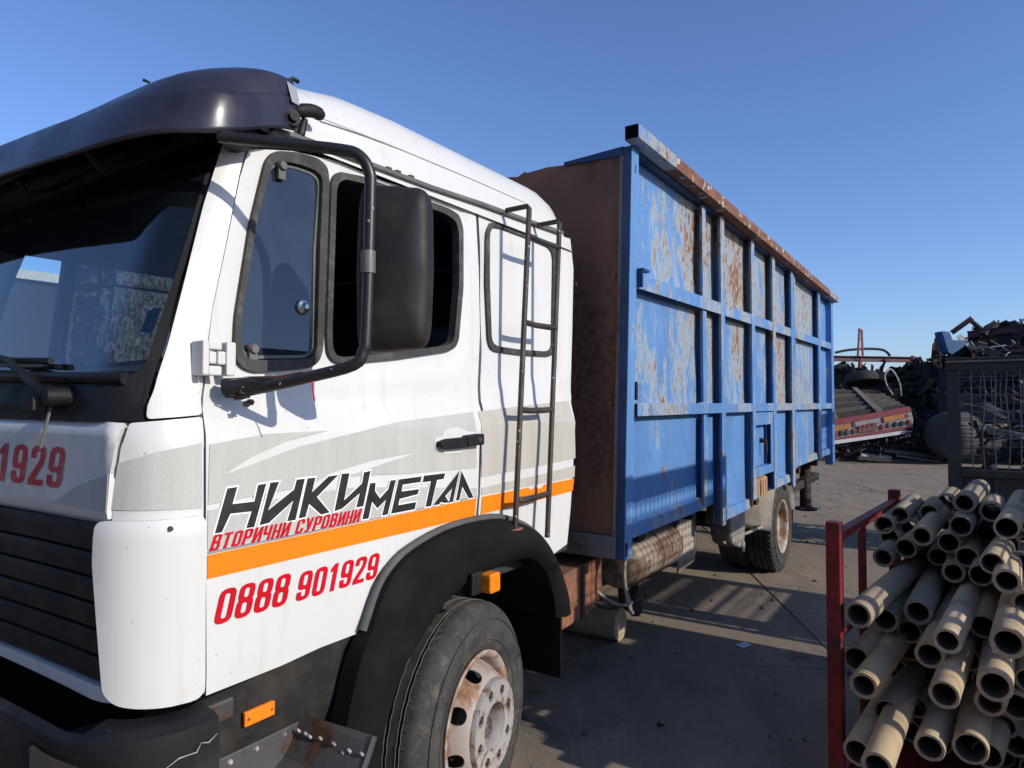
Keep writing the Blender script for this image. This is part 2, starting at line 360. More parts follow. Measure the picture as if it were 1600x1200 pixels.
# condensed bold capitals and digits, drawn as outlines in a .5 x 1 box
def rr_(x0, y0, x1, y1, r): return rounded([(x0, y0), (x1, y0), (x1, y1), (x0, y1)], r, 4)
def arcs(pts): # (x, y, r) -> rounded polygon corners, r = 0 keeps them sharp
    out = []; N = len(pts)
    for i in range(N):
        x, y, r = pts[i]
        if not r: out.append((x, y)); continue
        p = Vector((x, y)); a = Vector(pts[i-1][:2])-p; b = Vector(pts[(i+1) % N][:2])-p; ra, rb = min(r, a.length*.5), min(r, b.length*.5)
        s = p+a.normalized()*ra; e = p+b.normalized()*rb
        for k in range(5):
            t = k/4; out.append(tuple(s*(1-t)**2+p*2*t*(1-t)+e*t*t))
    return out
_O = (rr_(0, 0, .5, 1, .24), [rr_(.17, .15, .33, .85, .09)])
GLY = {'0': _O, 'О': _O,
 '8': (arcs([(0, 0, .22), (.5, 0, .22), (.5, .46, .1), (.455, .53, 0), (.49, .60, .08), (.49, 1, .22), (.01, 1, .22), (.01, .60, .08), (.045, .53, 0), (0, .46, .1)]), [rr_(.17, .14, .33, .44, .08), rr_(.175, .60, .325, .87, .08)]),
 '9': (arcs([(0, .31, 0), (0, 0, .22), (.5, 0, .22), (.5, 1, .24), (0, 1, .24), (0, .37, .18), (.33, .37, .06), (.33, .14, .08), (.17, .14, .08), (.17, .31, 0)]), [rr_(.17, .51, .33, .86, .08)]),
 '1': ([(.12, .70), (.12, .83), (.27, 1), (.40, 1), (.40, 0), (.23, 0), (.23, .74)], []),
 '2': (arcs([(0, 0, 0), (.5, 0, 0), (.5, .15, 0), (.20, .15, 0), (.5, .60, .2), (.5, 1, .24), (0, 1, .24), (0, .68, 0), (.17, .68, 0), (.17, .86, .08), (.33, .86, .08), (.33, .66, .1), (0, .16, .03)]), []),
 'В': (arcs([(0, 0, 0), (.5, 0, .18), (.5, .47, .1), (.43, .53, 0), (.485, .60, .08), (.485, 1, .18), (0, 1, 0)]), [rr_(.17, .14, .33, .44, .06), rr_(.17, .59, .32, .86, .06)]),
 'Р': (arcs([(0, 0, 0), (.17, 0, 0), (.17, .37, 0), (.5, .37, .18), (.5, 1, .18), (0, 1, 0)]), [rr_(.17, .51, .33, .86, .06)]),
 'Т': ([(.165, 0), (.335, 0), (.335, .86), (.5, .86), (.5, 1), (0, 1), (0, .86), (.165, .86)], []),
 'И': ([(0, 0), (.17, 0), (.35, .60), (.35, 0), (.52, 0), (.52, 1), (.35, 1), (.17, .40), (.17, 1), (0, 1)], []),
 'Ч': (arcs([(.34, 0, 0), (.5, 0, 0), (.5, 1, 0), (.33, 1, 0), (.33, .52, 0), (.17, .52, .1), (.17, 1, 0), (0, 1, 0), (0, .38, .2), (.34, .38, 0)]), []),
 'Н': ([(0, 0), (.17, 0), (.17, .43), (.34, .43), (.34, 0), (.51, 0), (.51, 1), (.34, 1), (.34, .57), (.17, .57), (.17, 1), (0, 1)], []),
 'С': (arcs([(.5, .36, 0), (.33, .36, 0), (.33, .14, .08), (.17, .14, .08), (.17, .86, .08), (.33, .86, .08), (.33, .66, 0), (.5, .66, 0), (.5, 1, .24), (0, 1, .24), (0, 0, .24), (.5, 0, .24)]), []),
 'У': (arcs([(0, 1, 0), (.17, 1, 0), (.265, .55, 0), (.34, 1, 0), (.51, 1, 0), (.33, 0, .2), (.06, 0, 0), (.06, .14, 0), (.19, .14, .08), (.18, .26, 0)]), [])}
def lettering(name, txt, fmap, off, m, parent, x0, x1, z0, z1, shear=.2, gap=.11, space=.32):
    """a word fitted to a rectangle, every letter cut as its own outline"""
    adv = [space if c == ' ' else (.42 if c == '1' else .5)+gap for c in txt]; tot = sum(adv)-gap; H = z1-z0; k = ((x1-x0)-shear*H)/tot; x = 0; V = []; Fc = []
    for c, a in zip(txt, adv):
        if c != ' ':
            o, hs = GLY[c]; loops = [resample(l, .22) for l in [o]+hs]; pts = []; ed = []
            for l in loops:
                n0 = len(pts); pts += l; ed += [(n0+i, n0+(i+1) % len(l)) for i in range(len(l))]
            r = delaunay_2d_cdt([Vector(p) for p in pts], ed, [], 0, 1e-6); n0 = len(V); dx_ = -.08 if c == '1' else 0
            V += [(x0+(x+dx_+p[0])*k+shear*H*p[1], z0+p[1]*H) for p in r[0]]
            for f in r[2]:
                cc = (sum(r[0][i][0] for i in f)/len(f), sum(r[0][i][1] for i in f)/len(f))
                if inside(cc, loops[0]) and not any(inside(cc, h) for h in loops[1:]): Fc.append(tuple(i+n0 for i in f))
        x += a
    return obj(name, ([fmap(p[0], p[1], off) for p in V], Fc), m, parent)
# ------------------------------------------------------------------ measured outlines (metres on the cab skin)
TR = {
 'pillar': [(-0.0792, 2.1443), (-0.0246, 2.1436), (-0.0241, 2.0618), (-0.0102, 1.8488), (-0.0038, 1.7226), (0.0117, 1.6023), (0.0204, 1.5435), (0.0244, 1.4742), (-0.0946, 1.466), (-0.0801, 1.5248), (-0.0759, 1.6272), (-0.0786, 1.7766), (-0.0836, 1.9682)],
 'corner': [(-0.1349, 1.4581), (-0.0623, 1.463), (0.0221, 1.47), (0.0164, 1.4009), (0.0184, 1.2556), (0.0195, 1.1753), (0.0298, 0.8596), (-0.0771, 0.8686), (-0.1605, 0.8802), (-0.1787, 1.1377), (-0.1763, 1.2607), (-0.1694, 1.3252), (-0.1586, 1.4072)],
 'deflector': [(-0.2275, 1.2502), (0.0261, 1.2503), (0.0257, 1.0716), (0.0294, 0.8668), (0.018, 0.8539), (-0.0012, 0.8525), (-0.0574, 0.8562), (-0.1092, 0.8623), (-0.1526, 0.87), (-0.1856, 0.8909), (-0.2062, 1.0184), (-0.2325, 1.1587)],
 'quarter_rubber': [(0.0519, 2.148), (0.1157, 2.1664), (0.1854, 2.1726), (0.2228, 2.1589), (0.2401, 2.1184), (0.2724, 1.9567), (0.3382, 1.6489), (0.3354, 1.6169), (0.3107, 1.5966), (0.2242, 1.586), (0.1439, 1.5794), (0.1074, 1.5904), (0.0809, 1.6186), (0.0617, 1.7083), (0.0397, 1.9399), (0.0356, 2.1147)],
 'quarter_glass': [(0.0686, 2.1295), (0.1289, 2.1401), (0.1873, 2.1396), (0.2126, 2.1278), (0.2213, 2.1028), (0.2544, 1.9395), (0.3189, 1.6476), (0.3153, 1.628), (0.297, 1.6166), (0.2177, 1.6105), (0.1371, 1.6045), (0.1063, 1.6139), (0.089, 1.6458), (0.0722, 1.7207), (0.0504, 1.9546), (0.0529, 2.1076)],
 'main_rubber': [(0.2699, 2.1578), (0.3615, 2.1698), (0.5634, 2.17), (0.7592, 2.1713), (0.8186, 2.1621), (0.8506, 2.1179), (0.8975, 1.909), (0.9147, 1.7205), (0.9034, 1.6926), (0.8689, 1.6768), (0.6325, 1.6391), (0.4272, 1.6128), (0.3887, 1.618), (0.3628, 1.6398), (0.347, 1.6836), (0.2532, 2.1123), (0.2557, 2.1392)],
 'main_glass': [(0.2926, 2.1444), (0.3659, 2.1521), (0.568, 2.1508), (0.7464, 2.1511), (0.8056, 2.1392), (0.8317, 2.1037), (0.8764, 1.9058), (0.8919, 1.7277), (0.8861, 1.707), (0.8548, 1.6935), (0.6282, 1.6569), (0.4231, 1.629), (0.3923, 1.6309), (0.3738, 1.6496), (0.3589, 1.6991), (0.2718, 2.1037), (0.2749, 2.1288)],
 'blind_rubber': [(1.0022, 2.1767), (1.0802, 2.1901), (1.275, 2.1908), (1.4577, 2.1867), (1.5049, 2.1724), (1.5234, 2.1339), (1.5539, 1.9437), (1.5885, 1.7327), (1.5712, 1.7093), (1.5253, 1.6982), (1.3142, 1.6933), (1.1514, 1.6955), (1.1163, 1.7052), (1.0936, 1.735), (1.031, 1.9491), (0.9924, 2.1457)],
 'blind_panel': [(1.0253, 2.1664), (1.0835, 2.1747), (1.2783, 2.1745), (1.439, 2.1709), (1.4744, 2.1573), (1.4922, 2.122), (1.5217, 1.9394), (1.5542, 1.7415), (1.5415, 1.724), (1.5061, 1.7162), (1.3106, 1.7111), (1.1601, 1.7132), (1.1294, 1.7208), (1.1125, 1.7414), (1.0547, 1.9529), (1.0152, 2.1353)],
 'door': [(-0.0132, 2.1382), (0.1096, 2.1739), (0.2612, 2.192), (0.4433, 2.1862), (0.6836, 2.2015), (0.9095, 2.2132), (0.9782, 1.9902), (1.0378, 1.7543), (1.0777, 1.4774), (1.046, 1.3444), (1.0389, 1.1902), (1.0243, 1.0998), (0.9249, 1.0949), (0.8104, 1.0777), (0.7199, 1.0573), (0.6415, 1.0107), (0.5783, 0.9647), (0.519, 0.8978), (0.4826, 0.863), (0.3524, 0.8631), (0.2332, 0.8549), (0.1263, 0.8535), (0.0332, 0.8527), (0.0264, 1.1178), (0.0245, 1.259), (0.0225, 1.4006), (0.0282, 1.5437), (0.0203, 1.5998), (0.0032, 1.7204), (-0.0032, 1.8469), (-0.0168, 2.0586)],
 'sleeper': [(0.9255, 2.2122), (1.1489, 2.2258), (1.3944, 2.2353), (1.6247, 2.2502), (1.68, 2.1136), (1.746, 1.8175), (1.7911, 1.5284), (1.7243, 1.1973), (1.7018, 1.0359), (1.6754, 0.9046), (1.5487, 0.8796), (1.4849, 0.9501), (1.411, 1.0048), (1.3044, 1.0527), (1.1678, 1.0816), (1.0391, 1.0999), (1.0501, 1.189), (1.061, 1.3436), (1.093, 1.4773), (1.0532, 1.7557), (0.9934, 1.9929)],
 'gutter': [(0.0913, 2.2041), (0.2336, 2.2072), (0.4373, 2.2108), (0.6474, 2.215), (0.9137, 2.2298), (1.2165, 2.2396), (1.4733, 2.2504), (1.6359, 2.2558)],
}
LOGO = {
'n' : [(0.934, 1.306), (0.959, 1.307), (0.947, 1.269), (1.005, 1.268), (1.015, 1.306), (1.037, 1.307), (1.005, 1.208), (0.984, 1.209), (0.998, 1.246), (0.942, 1.248), (0.921, 1.209), (0.904, 1.209)] ,
'i1' : [(1.049, 1.308), (1.074, 1.308), (1.043, 1.242), (1.119, 1.284), (1.127, 1.308), (1.152, 1.308), (1.124, 1.208), (1.099, 1.208), (1.117, 1.257), (1.046, 1.212), (1.02, 1.21)] ,
'k' : [(1.161, 1.308), (1.186, 1.308), (1.175, 1.271), (1.23, 1.307), (1.263, 1.308), (1.191, 1.257), (1.234, 1.212), (1.206, 1.21), (1.166, 1.243), (1.155, 1.211), (1.134, 1.21)] ,
'i2' : [(1.276, 1.31), (1.303, 1.309), (1.284, 1.237), (1.35, 1.277), (1.357, 1.307), (1.382, 1.309), (1.355, 1.213), (1.329, 1.213), (1.342, 1.251), (1.277, 1.216), (1.251, 1.213)] ,
'm' : [(1.381, 1.274), (1.402, 1.274), (1.4, 1.25), (1.42, 1.227), (1.454, 1.25), (1.463, 1.274), (1.485, 1.274), (1.452, 1.177), (1.429, 1.177), (1.445, 1.221), (1.41, 1.2), (1.389, 1.222), (1.375, 1.176), (1.352, 1.177)] ,
'e' : [(1.498, 1.274), (1.6, 1.274), (1.594, 1.257), (1.515, 1.257), (1.51, 1.237), (1.588, 1.236), (1.582, 1.221), (1.502, 1.216), (1.496, 1.198), (1.575, 1.198), (1.569, 1.177), (1.466, 1.177)] ,
't' : [(1.611, 1.275), (1.715, 1.274), (1.707, 1.256), (1.674, 1.256), (1.645, 1.177), (1.619, 1.178), (1.644, 1.255), (1.605, 1.255)] ,
'a' : [(1.789, 1.275), (1.755, 1.177), (1.735, 1.177), (1.751, 1.222), (1.716, 1.2), (1.734, 1.178), (1.714, 1.178), (1.694, 1.184), (1.683, 1.177), (1.654, 1.178)] ,
'l' : [(1.801, 1.274), (1.868, 1.178), (1.841, 1.178), (1.805, 1.222), (1.789, 1.179), (1.771, 1.178)] ,
}
TUBES = [(1, 3.488, 0.302, 0.952, 0.0445, 1), (2, 3.526, 0.242, 0.995, 0.0445, 1), (3, 3.599, 0.131, 1.004, 0.0445, 1), (4, 3.842, 0.071, 1.025, 0.0445, 1), (5, 3.335, -0.001, 1.093, 0.0445, 1), (6, 3.396, -0.092, 1.057, 0.0445, 1), (7, 3.003, -0.125, 1.055, 0.0445, 1), (8, 3.469, -0.202, 1.062, 0.0445, 1), (9, 3.251, 0.012, 1.01, 0.0445, 1), (10, 3.959, 0.068, 0.92, 0.0445, 1), (11, 3.551, 0.207, 0.938, 0.0445, 1), (12, 3.241, 0.146, 0.958, 0.0445, 1), (13, 3.503, 0.282, 0.895, 0.0445, 1), (14, 3.367, 0.211, 0.879, 0.0445, 1), (15, 3.303, 0.055, 0.931, 0.0445, 1), (16, 3.558, -0.08, 0.945, 0.0445, 1), (17, 3.279, -0.138, 0.952, 0.0445, 1), (18, 3.315, 0.292, 0.839, 0.0445, 1), (19, 3.584, 0.165, 0.789, 0.0445, 1), (20, 3.445, 0.095, 0.843, 0.0445, 1), (21, 3.268, -0.007, 0.887, 0.0445, 1), (22, 3.24, 0.039, 0.825, 0.0445, 1), (23, 2.977, -0.08, 0.929, 0.0445, 1), (24, 3.154, -0.05, 0.845, 0.0445, 1), (25, 2.887, -0.118, 0.891, 0.0445, 1), (26, 3.235, -0.175, 0.891, 0.0445, 1), (27, 2.733, 0.324, 0.74, 0.05, 0), (28, 3.02, 0.263, 0.657, 0.05, 0), (29, 2.966, 0.15, 0.72, 0.05, 0), (30, 3.074, 0.185, 0.612, 0.0485, 0), (31, 2.722, 0.106, 0.645, 0.0485, 0), (32, 2.705, 0.054, 0.707, 0.0485, 0), (33, 2.983, -0.05, 0.698, 0.0485, 0), (34, 2.679, -0.109, 0.74, 0.056, 0), (35, 2.844, 0.344, 0.545, 0.0485, 0), (36, 3.229, 0.279, 0.415, 0.0485, 0), (37, 3.284, 0.197, 0.4, 0.0485, 0), (38, 2.658, -0.072, 0.604, 0.056, 0), (39, 2.6, 0.294, 0.541, 0.0485, 0), (40, 2.523, 0.061, 0.593, 0.0485, 0), (41, 2.801, 0.239, 0.389, 0.0485, 0), (42, 3.095, 0.168, 0.321, 0.0485, 0), (43, 3.032, 0.071, 0.33, 0.0485, 0), (44, 2.595, 0.314, 0.315, 0.0485, 0), (45, 2.413, 0.239, 0.37, 0.0485, 0), (46, 2.729, 0.111, 0.332, 0.0485, 0), (47, 2.741, -0.005, 0.355, 0.056, 0), (48, 2.838, -0.062, 0.484, 0.0485, 0), (49, 3.032, -0.106, 0.343, 0.0485, 0), (50, 3.301, 0.189, 0.03, 0.0485, 0), (51, 2.889, -0.137, 0.471, 0.0485, 0), (52, 3.354, -0.019, 0.394, 0.0485, 0), (53, 3.336, 0.013, 0.306, 0.0485, 0), (54, 2.838, -0.052, 0.306, 0.0485, 0), (55, 3.059, -0.143, 0.274, 0.0485, 0), (56, 3.318, 0.149, 0.338, 0.0485, 0), (57, 3.345, -0.012, 0.509, 0.0485, 0), (58, 3.467, -0.193, 0.921, 0.0445, 1), (59, 2.9, -0.172, 0.818, 0.0485, 0), (60, 3.205, 0.323, 0.269, 0.0485, 0), (61, 2.911, -0.175, 0.558, 0.0485, 0), (62, 3.33, -0.218, 1.027, 0.0445, 1)]
# ------------------------------------------------------------------ ground, mountains
TH = radians(28); ca, sa = cos(TH), sin(TH)
g0 = obj('ground', MB().add([(-4000, -4000, -.03), (4000, -4000, -.03), (4000, 4000, -.03), (-4000, 4000, -.03)], [(0, 1, 2, 3)]).vf, M_ground); g0['kind'] = 'structure'
slab_me = None
for i in range(-3, 9):
    for j in range(-5, 6):
        a0, b0 = 4.04+4.0*i, -1.51+3.6*j
        cx, cy = (a0+2.0)*ca-(b0+1.8)*sa, (a0+2.0)*sa+(b0+1.8)*ca
        if cx < -6 or abs(cy) > 22: continue
        if slab_me is None:
            mb = MB().box((-1.9965, -1.7965, -.12), (1.9965, 1.7965, 0)); o = obj('ground_slab', mb.vf, M_ground, g0, bevel=.006); slab_me = o.data
        else:
            o = bpy.data.objects.new('ground_slab', slab_me); COL.objects.link(o); o.parent = g0
            md = o.modifiers.new('bevel', 'BEVEL'); md.width = .006; md.segments = 1
        o.location = (cx, cy, 0); o.rotation_euler = (0, 0, TH)
def hills():
    v = []; f = []; n = 90
    for i in range(n):
        a = -.55+i*1.9/n; h = 90+210*max(0, noise.noise((i*.085+3, 0, 0))+.35)+45*noise.noise((i*.4, 3, 0))
        for r, z in ((8200, -40), (8600, h*.55), (9300, h)): v.append((r*cos(a), r*sin(a), z))
    for i in range(n-1):
        for k in (0, 1): f.append((i*3+k, i*3+k+3, i*3+k+4, i*3+k+1))
    m = mat('hazed_hill', (.33, .44, .60), .95, spec=.05, var=.05, vs=.002)  # pale blue base puts the distance haze into the hill colour
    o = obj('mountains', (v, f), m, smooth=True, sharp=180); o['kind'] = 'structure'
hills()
# ------------------------------------------------------------------ the cab skin: s runs along the outline, z is height
R_ = .14; L_ = R_*pi/2
def dXs(z): return 0. if z < 1.5 else .30*(z-1.5)
_YT = [(.7, 1.415), (.9, 1.402), (1.1, 1.400), (1.42, 1.400), (1.50, 1.425), (1.56, 1.436), (2.2, 1.475), (2.6, 1.50)]
def Ys(z):
    if z <= _YT[0][0]: return _YT[0][1]
    for (a, b), (c, d) in zip(_YT, _YT[1:]):
        if z <= c: return b+(d-b)*(z-a)/(c-a)
    return _YT[-1][1]
STOT = -(2*L_+1.92)
def Ms(s, z, off=0.):
    if s < STOT/2:
        x, y, zz = Ms(STOT-s, z, off); return (x, 5.0-y, zz)
    X0 = .86+dXs(z); y0 = Ys(z)
    if s >= 0: return (X0+s, y0-off, z)
    if s >= -L_:
        t = -s/R_; return (X0-(R_+off)*sin(t), y0+R_-(R_+off)*cos(t), z)
    d = -s-L_; W = 2*(2.5-y0-R_)
    return (X0-R_-off-.012*(1-cos(pi*min(1, d/.96))), y0+R_+d*W/1.92, z)
def Mm(s, z, off=0.):          # the far side of the cab
    x, y, zz = Ms(s, z, off); return (x, 5.0-y, zz)
def sx(X, z): return X-.86-dXs(z)
def side(X, z, o=0): return Ms(sx(X, z), z, o)
truck = thing('box_truck', 'white cab lorry with black Cyrillic lettering, side ladder and rusty blue high-sided cargo body', 'truck', (1.912, 2.5, 0))
def emboss(poly, depth=.008, w=.03):
    def d(p):
        k = segdist(p, poly); ins = inside(p, poly)
        t = max(0, min(1, (k if ins else -k)/w+.5)); return -depth*t*t*(3-2*t)
    return d
# door ---------------------------------------------------------------
door_o = TR['door']
qr, qg, mr, mg = (rounded(TR[k], .02, 3) for k in ('quarter_rubber', 'quarter_glass', 'main_rubber', 'main_glass'))
big = [(-.03, 1.545), (.20, 1.545), (.93, 1.615), (.965, 1.66), (.90, 2.14), (.84, 2.195), (.03, 2.185), (-.04, 2.12)]
dd = emboss(rounded(big, .05), .009, .035)
low = emboss(rounded([(.06, 1.455), (.99, 1.475), (.97, 1.53), (.90, 1.56), (.06, 1.53)], .03), .008, .03)
door = sheet('door', door_o, [qr, mr], Ms, 0, .03, M_white, truck, .028, disp=lambda p: dd(p)+low(p))
ORG[door.name] = org(truck)
def sub(name, outer, holes, off, th, m, parent, step=.03, fm=Ms): return sheet(name, outer, holes, fm, off, th, m, parent, step)
def grow(poly, g):
    c = (sum(p[0] for p in poly)/len(poly), sum(p[1] for p in poly)/len(poly)); out = []
    for p in poly:
        d = Vector((p[0]-c[0], p[1]-c[1])); d = d*(1+g/d.length); out.append((c[0]+d.x, c[1]+d.y))
    return out
sub('window_seal', grow(qr, .004), [qg], .004, .03, M_rubber, door)
sub('window_seal', grow(mr, .004), [mg], .004, .03, M_rubber, door)
sub('quarter_window_pane', grow(qg, .006), [], -.012, 0, M_glass_q, door, .05)
inq = grow(qg, -.012)
sub('pane_edge', grow(qg, -.004), [inq], -.009, .004, M_gutter, door)
k = Ms(.2544, 1.7553, -.01)
mb = MB(); mb.lathe([(.0, -.018), (.006, -.018), (.009, -.012), (.011, -.009), (.019, -.006), (.021, 0), (0, .001)], 20, k, (0, 1, 0)); obj('window_knob', mb.vf, M_chrome, door, smooth=True)
for s, z in ((.083, 2.118), (.128, 1.632)):
    p = Ms(s, z, 0); mb = MB(); mb.lathe([(0, -.012), (.010, -.012), (.013, -.006), (.013, .004)], 14, p, (0, 1, 0)); mb.box((p[0]-.011, p[1]-.004, p[2]-.035), (p[0]+.011, p[1]+.006, p[2])); obj('window_hinge', mb.vf, M_gutter, door, smooth=True)
# handle
hb = [(1.665, 1.362), (1.69, 1.352), (1.80, 1.352), (1.84, 1.358), (1.888, 1.362), (1.888, 1.392), (1.845, 1.396), (1.80, 1.388), (1.69, 1.386), (1.665, 1.380)]
sheet('handle_recess', rounded([(1.66, 1.35), (1.70, 1.345), (1.71, 1.335), (1.80, 1.335), (1.815, 1.348), (1.885, 1.352), (1.885, 1.402), (1.83, 1.404), (1.815, 1.412), (1.79, 1.42), (1.73, 1.42), (1.705, 1.412), (1.70, 1.395), (1.66, 1.388)], .012), [], side, .0045, .002, M_white, door, .02)
mb = MB(); mb.prism(rounded(hb, .008), 1.372, 1.385); mb.prism(rounded([(1.80, 1.357), (1.890, 1.357), (1.890, 1.396), (1.80, 1.392)], .008), 1.366, 1.397); mb.prism([(1.668, 1.362), (1.69, 1.360), (1.69, 1.38), (1.668, 1.378)], 1.375, 1.397)
obj('door_handle', mb.vf, M_plastic, door, bevel=.003)
mb = MB(); mb.lathe([(0, -.003), (.007, -.003), (.009, 0), (.009, .004)], 14, (1.865, 1.366, 1.377), (0, 1, 0)); obj('door_lock', mb.vf, M_chrome, door, smooth=True)
# sleeper side panel --------------------------------------------------
br, bp = rounded(TR['blind_rubber'], .015, 3), rounded(TR['blind_panel'], .015, 3)
bigs = [(1.14, 1.56), (1.71, 1.62), (1.60, 2.16), (.97, 2.15), (1.02, 1.8)]
ds = emboss(rounded(bigs, .06), .008, .035)
TR['sleeper'] = [{(1.7911, 1.5284): (1.758, 1.5284), (1.746, 1.8175): (1.722, 1.8175)}.get(p, p) for p in TR['sleeper']]; TR['sleeper'].insert(TR['sleeper'].index((1.7243, 1.1973)), (1.742, 1.36))
slp = sheet('sleeper_side_panel', TR['sleeper'], [br], Ms, 0, .03, M_white, truck, .03, disp=ds); ORG[slp.name] = org(truck)
sub('window_seal', grow(br, .004), [bp], .002, .03, M_rubber, slp)
sub('blind_window_panel', grow(bp, .004), [], -.006, .01, M_white, slp)
# pillar, corner, deflector, hood, grille ------------------------------
pil = sheet('front_pillar', rounded(TR['pillar'], .012), [], Ms, 0, .03, M_white, truck, .022)
TR['corner'] = [(s+(.007 if s < -.13 else 0), z) for s, z in TR['corner']]
cor = sheet('corner_panel', rounded(TR['corner'], .008), [], Ms, 0, .03, M_white, truck, .022); ORG[cor.name] = org(truck)
for k_, nm in (('pillar', 'front_pillar'), ('corner', 'corner_panel'), ):
    sheet(nm, rounded(TR[k_], .01), [], Mm, 0, .03, M_white, truck, .04, flip=True)
TR['deflector'] = [(-0.1927, 1.2538), (0.0128, 1.254), (0.0124, 1.078), (0.0157, 0.8766), (0.0045, 0.8639), (-0.0122, 0.8622), (-0.0596, 0.8648), (-0.104, 0.871), (-0.1401, 0.8797), (-0.1656, 0.9021), (-0.1797, 1.0285), (-0.1958, 1.1675)]
defl = sheet('wind_deflector', rounded(TR['deflector'], .015), [], Ms, .022, .012, M_white, truck, .022, disp=lambda p: -.012*max(0, (p[1]-1.235)/.03)); ORG[defl.name] = org(truck)
sheet('wind_deflector', rounded([(p[0], p[1]) for p in TR['deflector']], .015), [], Mm, .022, .012, M_white, truck, .05, flip=True)
p = Ms(-.055, 1.236, .02); mb = MB(); mb.lathe([(0, -.006), (.005, -.006), (.006, 0)], 10, p, (.25, .97, 0)); obj('screw', mb.vf, M_rubber, defl, smooth=True)
hood_o = [(-.1416, 1.4581), (-.1559, 1.4193), (-.1663, 1.3253), (-.1745, 1.2568), (-.2354, 1.2399), (-.45, 1.243), (-1.18, 1.246), (-2.12, 1.240), (-2.19, 1.25), (-2.2, 1.4581), (-1.9, 1.468), (-1.18, 1.474), (-.68, 1.472), (-.48, 1.4695), (-.27, 1.4655)]
def Mh(s, z, o=0.):      # bonnet: flat front with a crisp bevel at each side
    def q(s):
        if s > -.150: x, y, _ = Ms(s, z, .004+o); return x, y
        x1, y1, _ = Ms(-.150, z, .004); t = -.150-s; b = .014
        if t < b: return x1+(.7185-x1)*t/b-o*.7, y1+.012*t/b-o*.5
        return .7185-o-.012*(1-cos(pi*min(1, t/1.03))), y1+.012+(t-b)*(2.5-y1-.012)/(-STOT/2-.150-b)
    if s < STOT/2: x, y = q(STOT-s); return (x, 5-y, z)
    x, y = q(s); return (x, y, z)
hood = sheet('hood_panel', hood_o, [], Mh, 0, .03, M_white, truck, .0145, disp=lambda p: -.016*max(0, (p[1]-1.445)/.025)-.014*max(0, (1.262-p[1])/.02)); ORG[hood.name] = org(truck)
gr_back = sheet('grille', [(-.175, .90), (-.185, 1.238), (-.35, 1.24), (-1.1, 1.244), (-2.16, 1.238), (-2.17, .90)], [], Ms, -.03, .02, M_plastic, truck, .06); ORG[gr_back.name] = org(truck)
for k in range(6):
    z0 = .912+k*.054; mb = MB(); v = []; f = []; n = 40
    h = .052 if k < 5 else .060
    for i in range(n+1):
        s = -.185-i*(1.98/n)
        for zz, oo in ((z0, -.012), (z0+.003, -.003), (z0+h*.7, .004), (z0+h, .0), (z0+h, -.012)): v.append(Ms(s, zz, oo))
    for i in range(n):
        for q in range(4): f.append((i*5+q, i*5+q+1, i*5+q+6, i*5+q+5))
    obj('slat', (v, f), M_plastic, gr_back, smooth=True, sharp=30)
sheet('lower_front_strip', [(-.150, .876), (-.170, .908), (-.35, .907), (-.7, .909), (-1.2, .911), (-2.15, .909), (-2.2, .882), (-1.2, .884), (-.66, .883), (-.34, .879)], [], Ms, .004, .03, M_white, truck, .03)
sheet('engine_bay_shade_sheet', [(-.12, .42), (-.12, .93), (STOT+.12, .93), (STOT+.12, .42)], [], Ms, -.06, .01, M_dark2, truck, .15)  # near-black sheet stands in for the shade in the gap above the bumper
# windshield and what frames it ---------------------------------------
ws = [(-.114, 1.60), (-.122, 1.572), (-.15, 1.563), (-.33, 1.569), (-.74, 1.586), (STOT/2, 1.592)]
ws = ws+[(STOT-s, z) for s, z in reversed(ws[:-1])]
top = [(STOT+.105, 2.16), (STOT+.25, 2.175), (STOT/2, 2.19), (-.25, 2.175), (-.10, 2.155), (-.104, 1.85)]
wsh = sheet('windshield', ws+top, [], Ms, -.012, 0, M_glass_w, truck, .06); ORG[wsh.name] = org(truck)
ob = [(-.075, 1.46), (-.092, 1.52), (-.084, 1.63), (-.090, 1.78), (-.078, 2.16), (-.2, 2.215), (STOT/2, 2.235), (STOT+.2, 2.215), (STOT+.078, 2.16), (STOT+.09, 1.78), (STOT+.084, 1.63), (STOT+.092, 1.52), (STOT+.075, 1.46)]
sheet('windshield_seal', ob, [ws+top], Ms, -.016, .012, M_plastic, truck, .05)
cw = [(-.10, 1.542), (-.13, 1.552), (-.32, 1.559), (-.73, 1.574), (STOT/2, 1.580), (STOT+.6, 1.573), (STOT+.1, 1.545), (STOT+.1, 1.462), (STOT/2, 1.466), (-.3, 1.460), (-.1, 1.462)]
sheet('cowl', cw, [], Ms, .0, .02, M_plastic, truck, .05)
mb = MB(); pts = [Ms(-.14-i*.08, 1.553+.014*min(1, i/7), .006) for i in range(26)]; mb.tube(pts, .013, 8); obj('cowl_trim', mb.vf, M_plastic, truck, smooth=True, sharp=60)
wip = obj('wiper', MB().tube([Ms(-.335, 1.518, .03), Ms(-.36, 1.522, .045), Ms(-.42, 1.55, .05), Ms(-.60, 1.605, .045), Ms(-1.0, 1.66, .03)], [.013, .012, .012, .009, .006], 8).vf, M_plastic, truck, smooth=True, sharp=60); ORG[wip.name] = org(truck)
mb = MB(); q = Ms(-.33, 1.515, .0); mb.lathe([(0, -.05), (.019, -.05), (.021, -.035), (.021, .01)], 18, q, (.99, -.05, 0)); obj('pivot', mb.vf, M_plastic, wip, smooth=True)
mb = MB(); mb.tube([Ms(-.38, 1.505, .02), Ms(-.46, 1.494, .03), Ms(-.74, 1.50, .03)], .008, 8); mb.box(Vector(Ms(-.41, 1.497, .03))-Vector((.02, .03, .012)), Vector(Ms(-.41, 1.497, .03))+Vector((.02, .03, .016))); obj('linkage', mb.vf, M_chassis, wip, smooth=True, sharp=40)
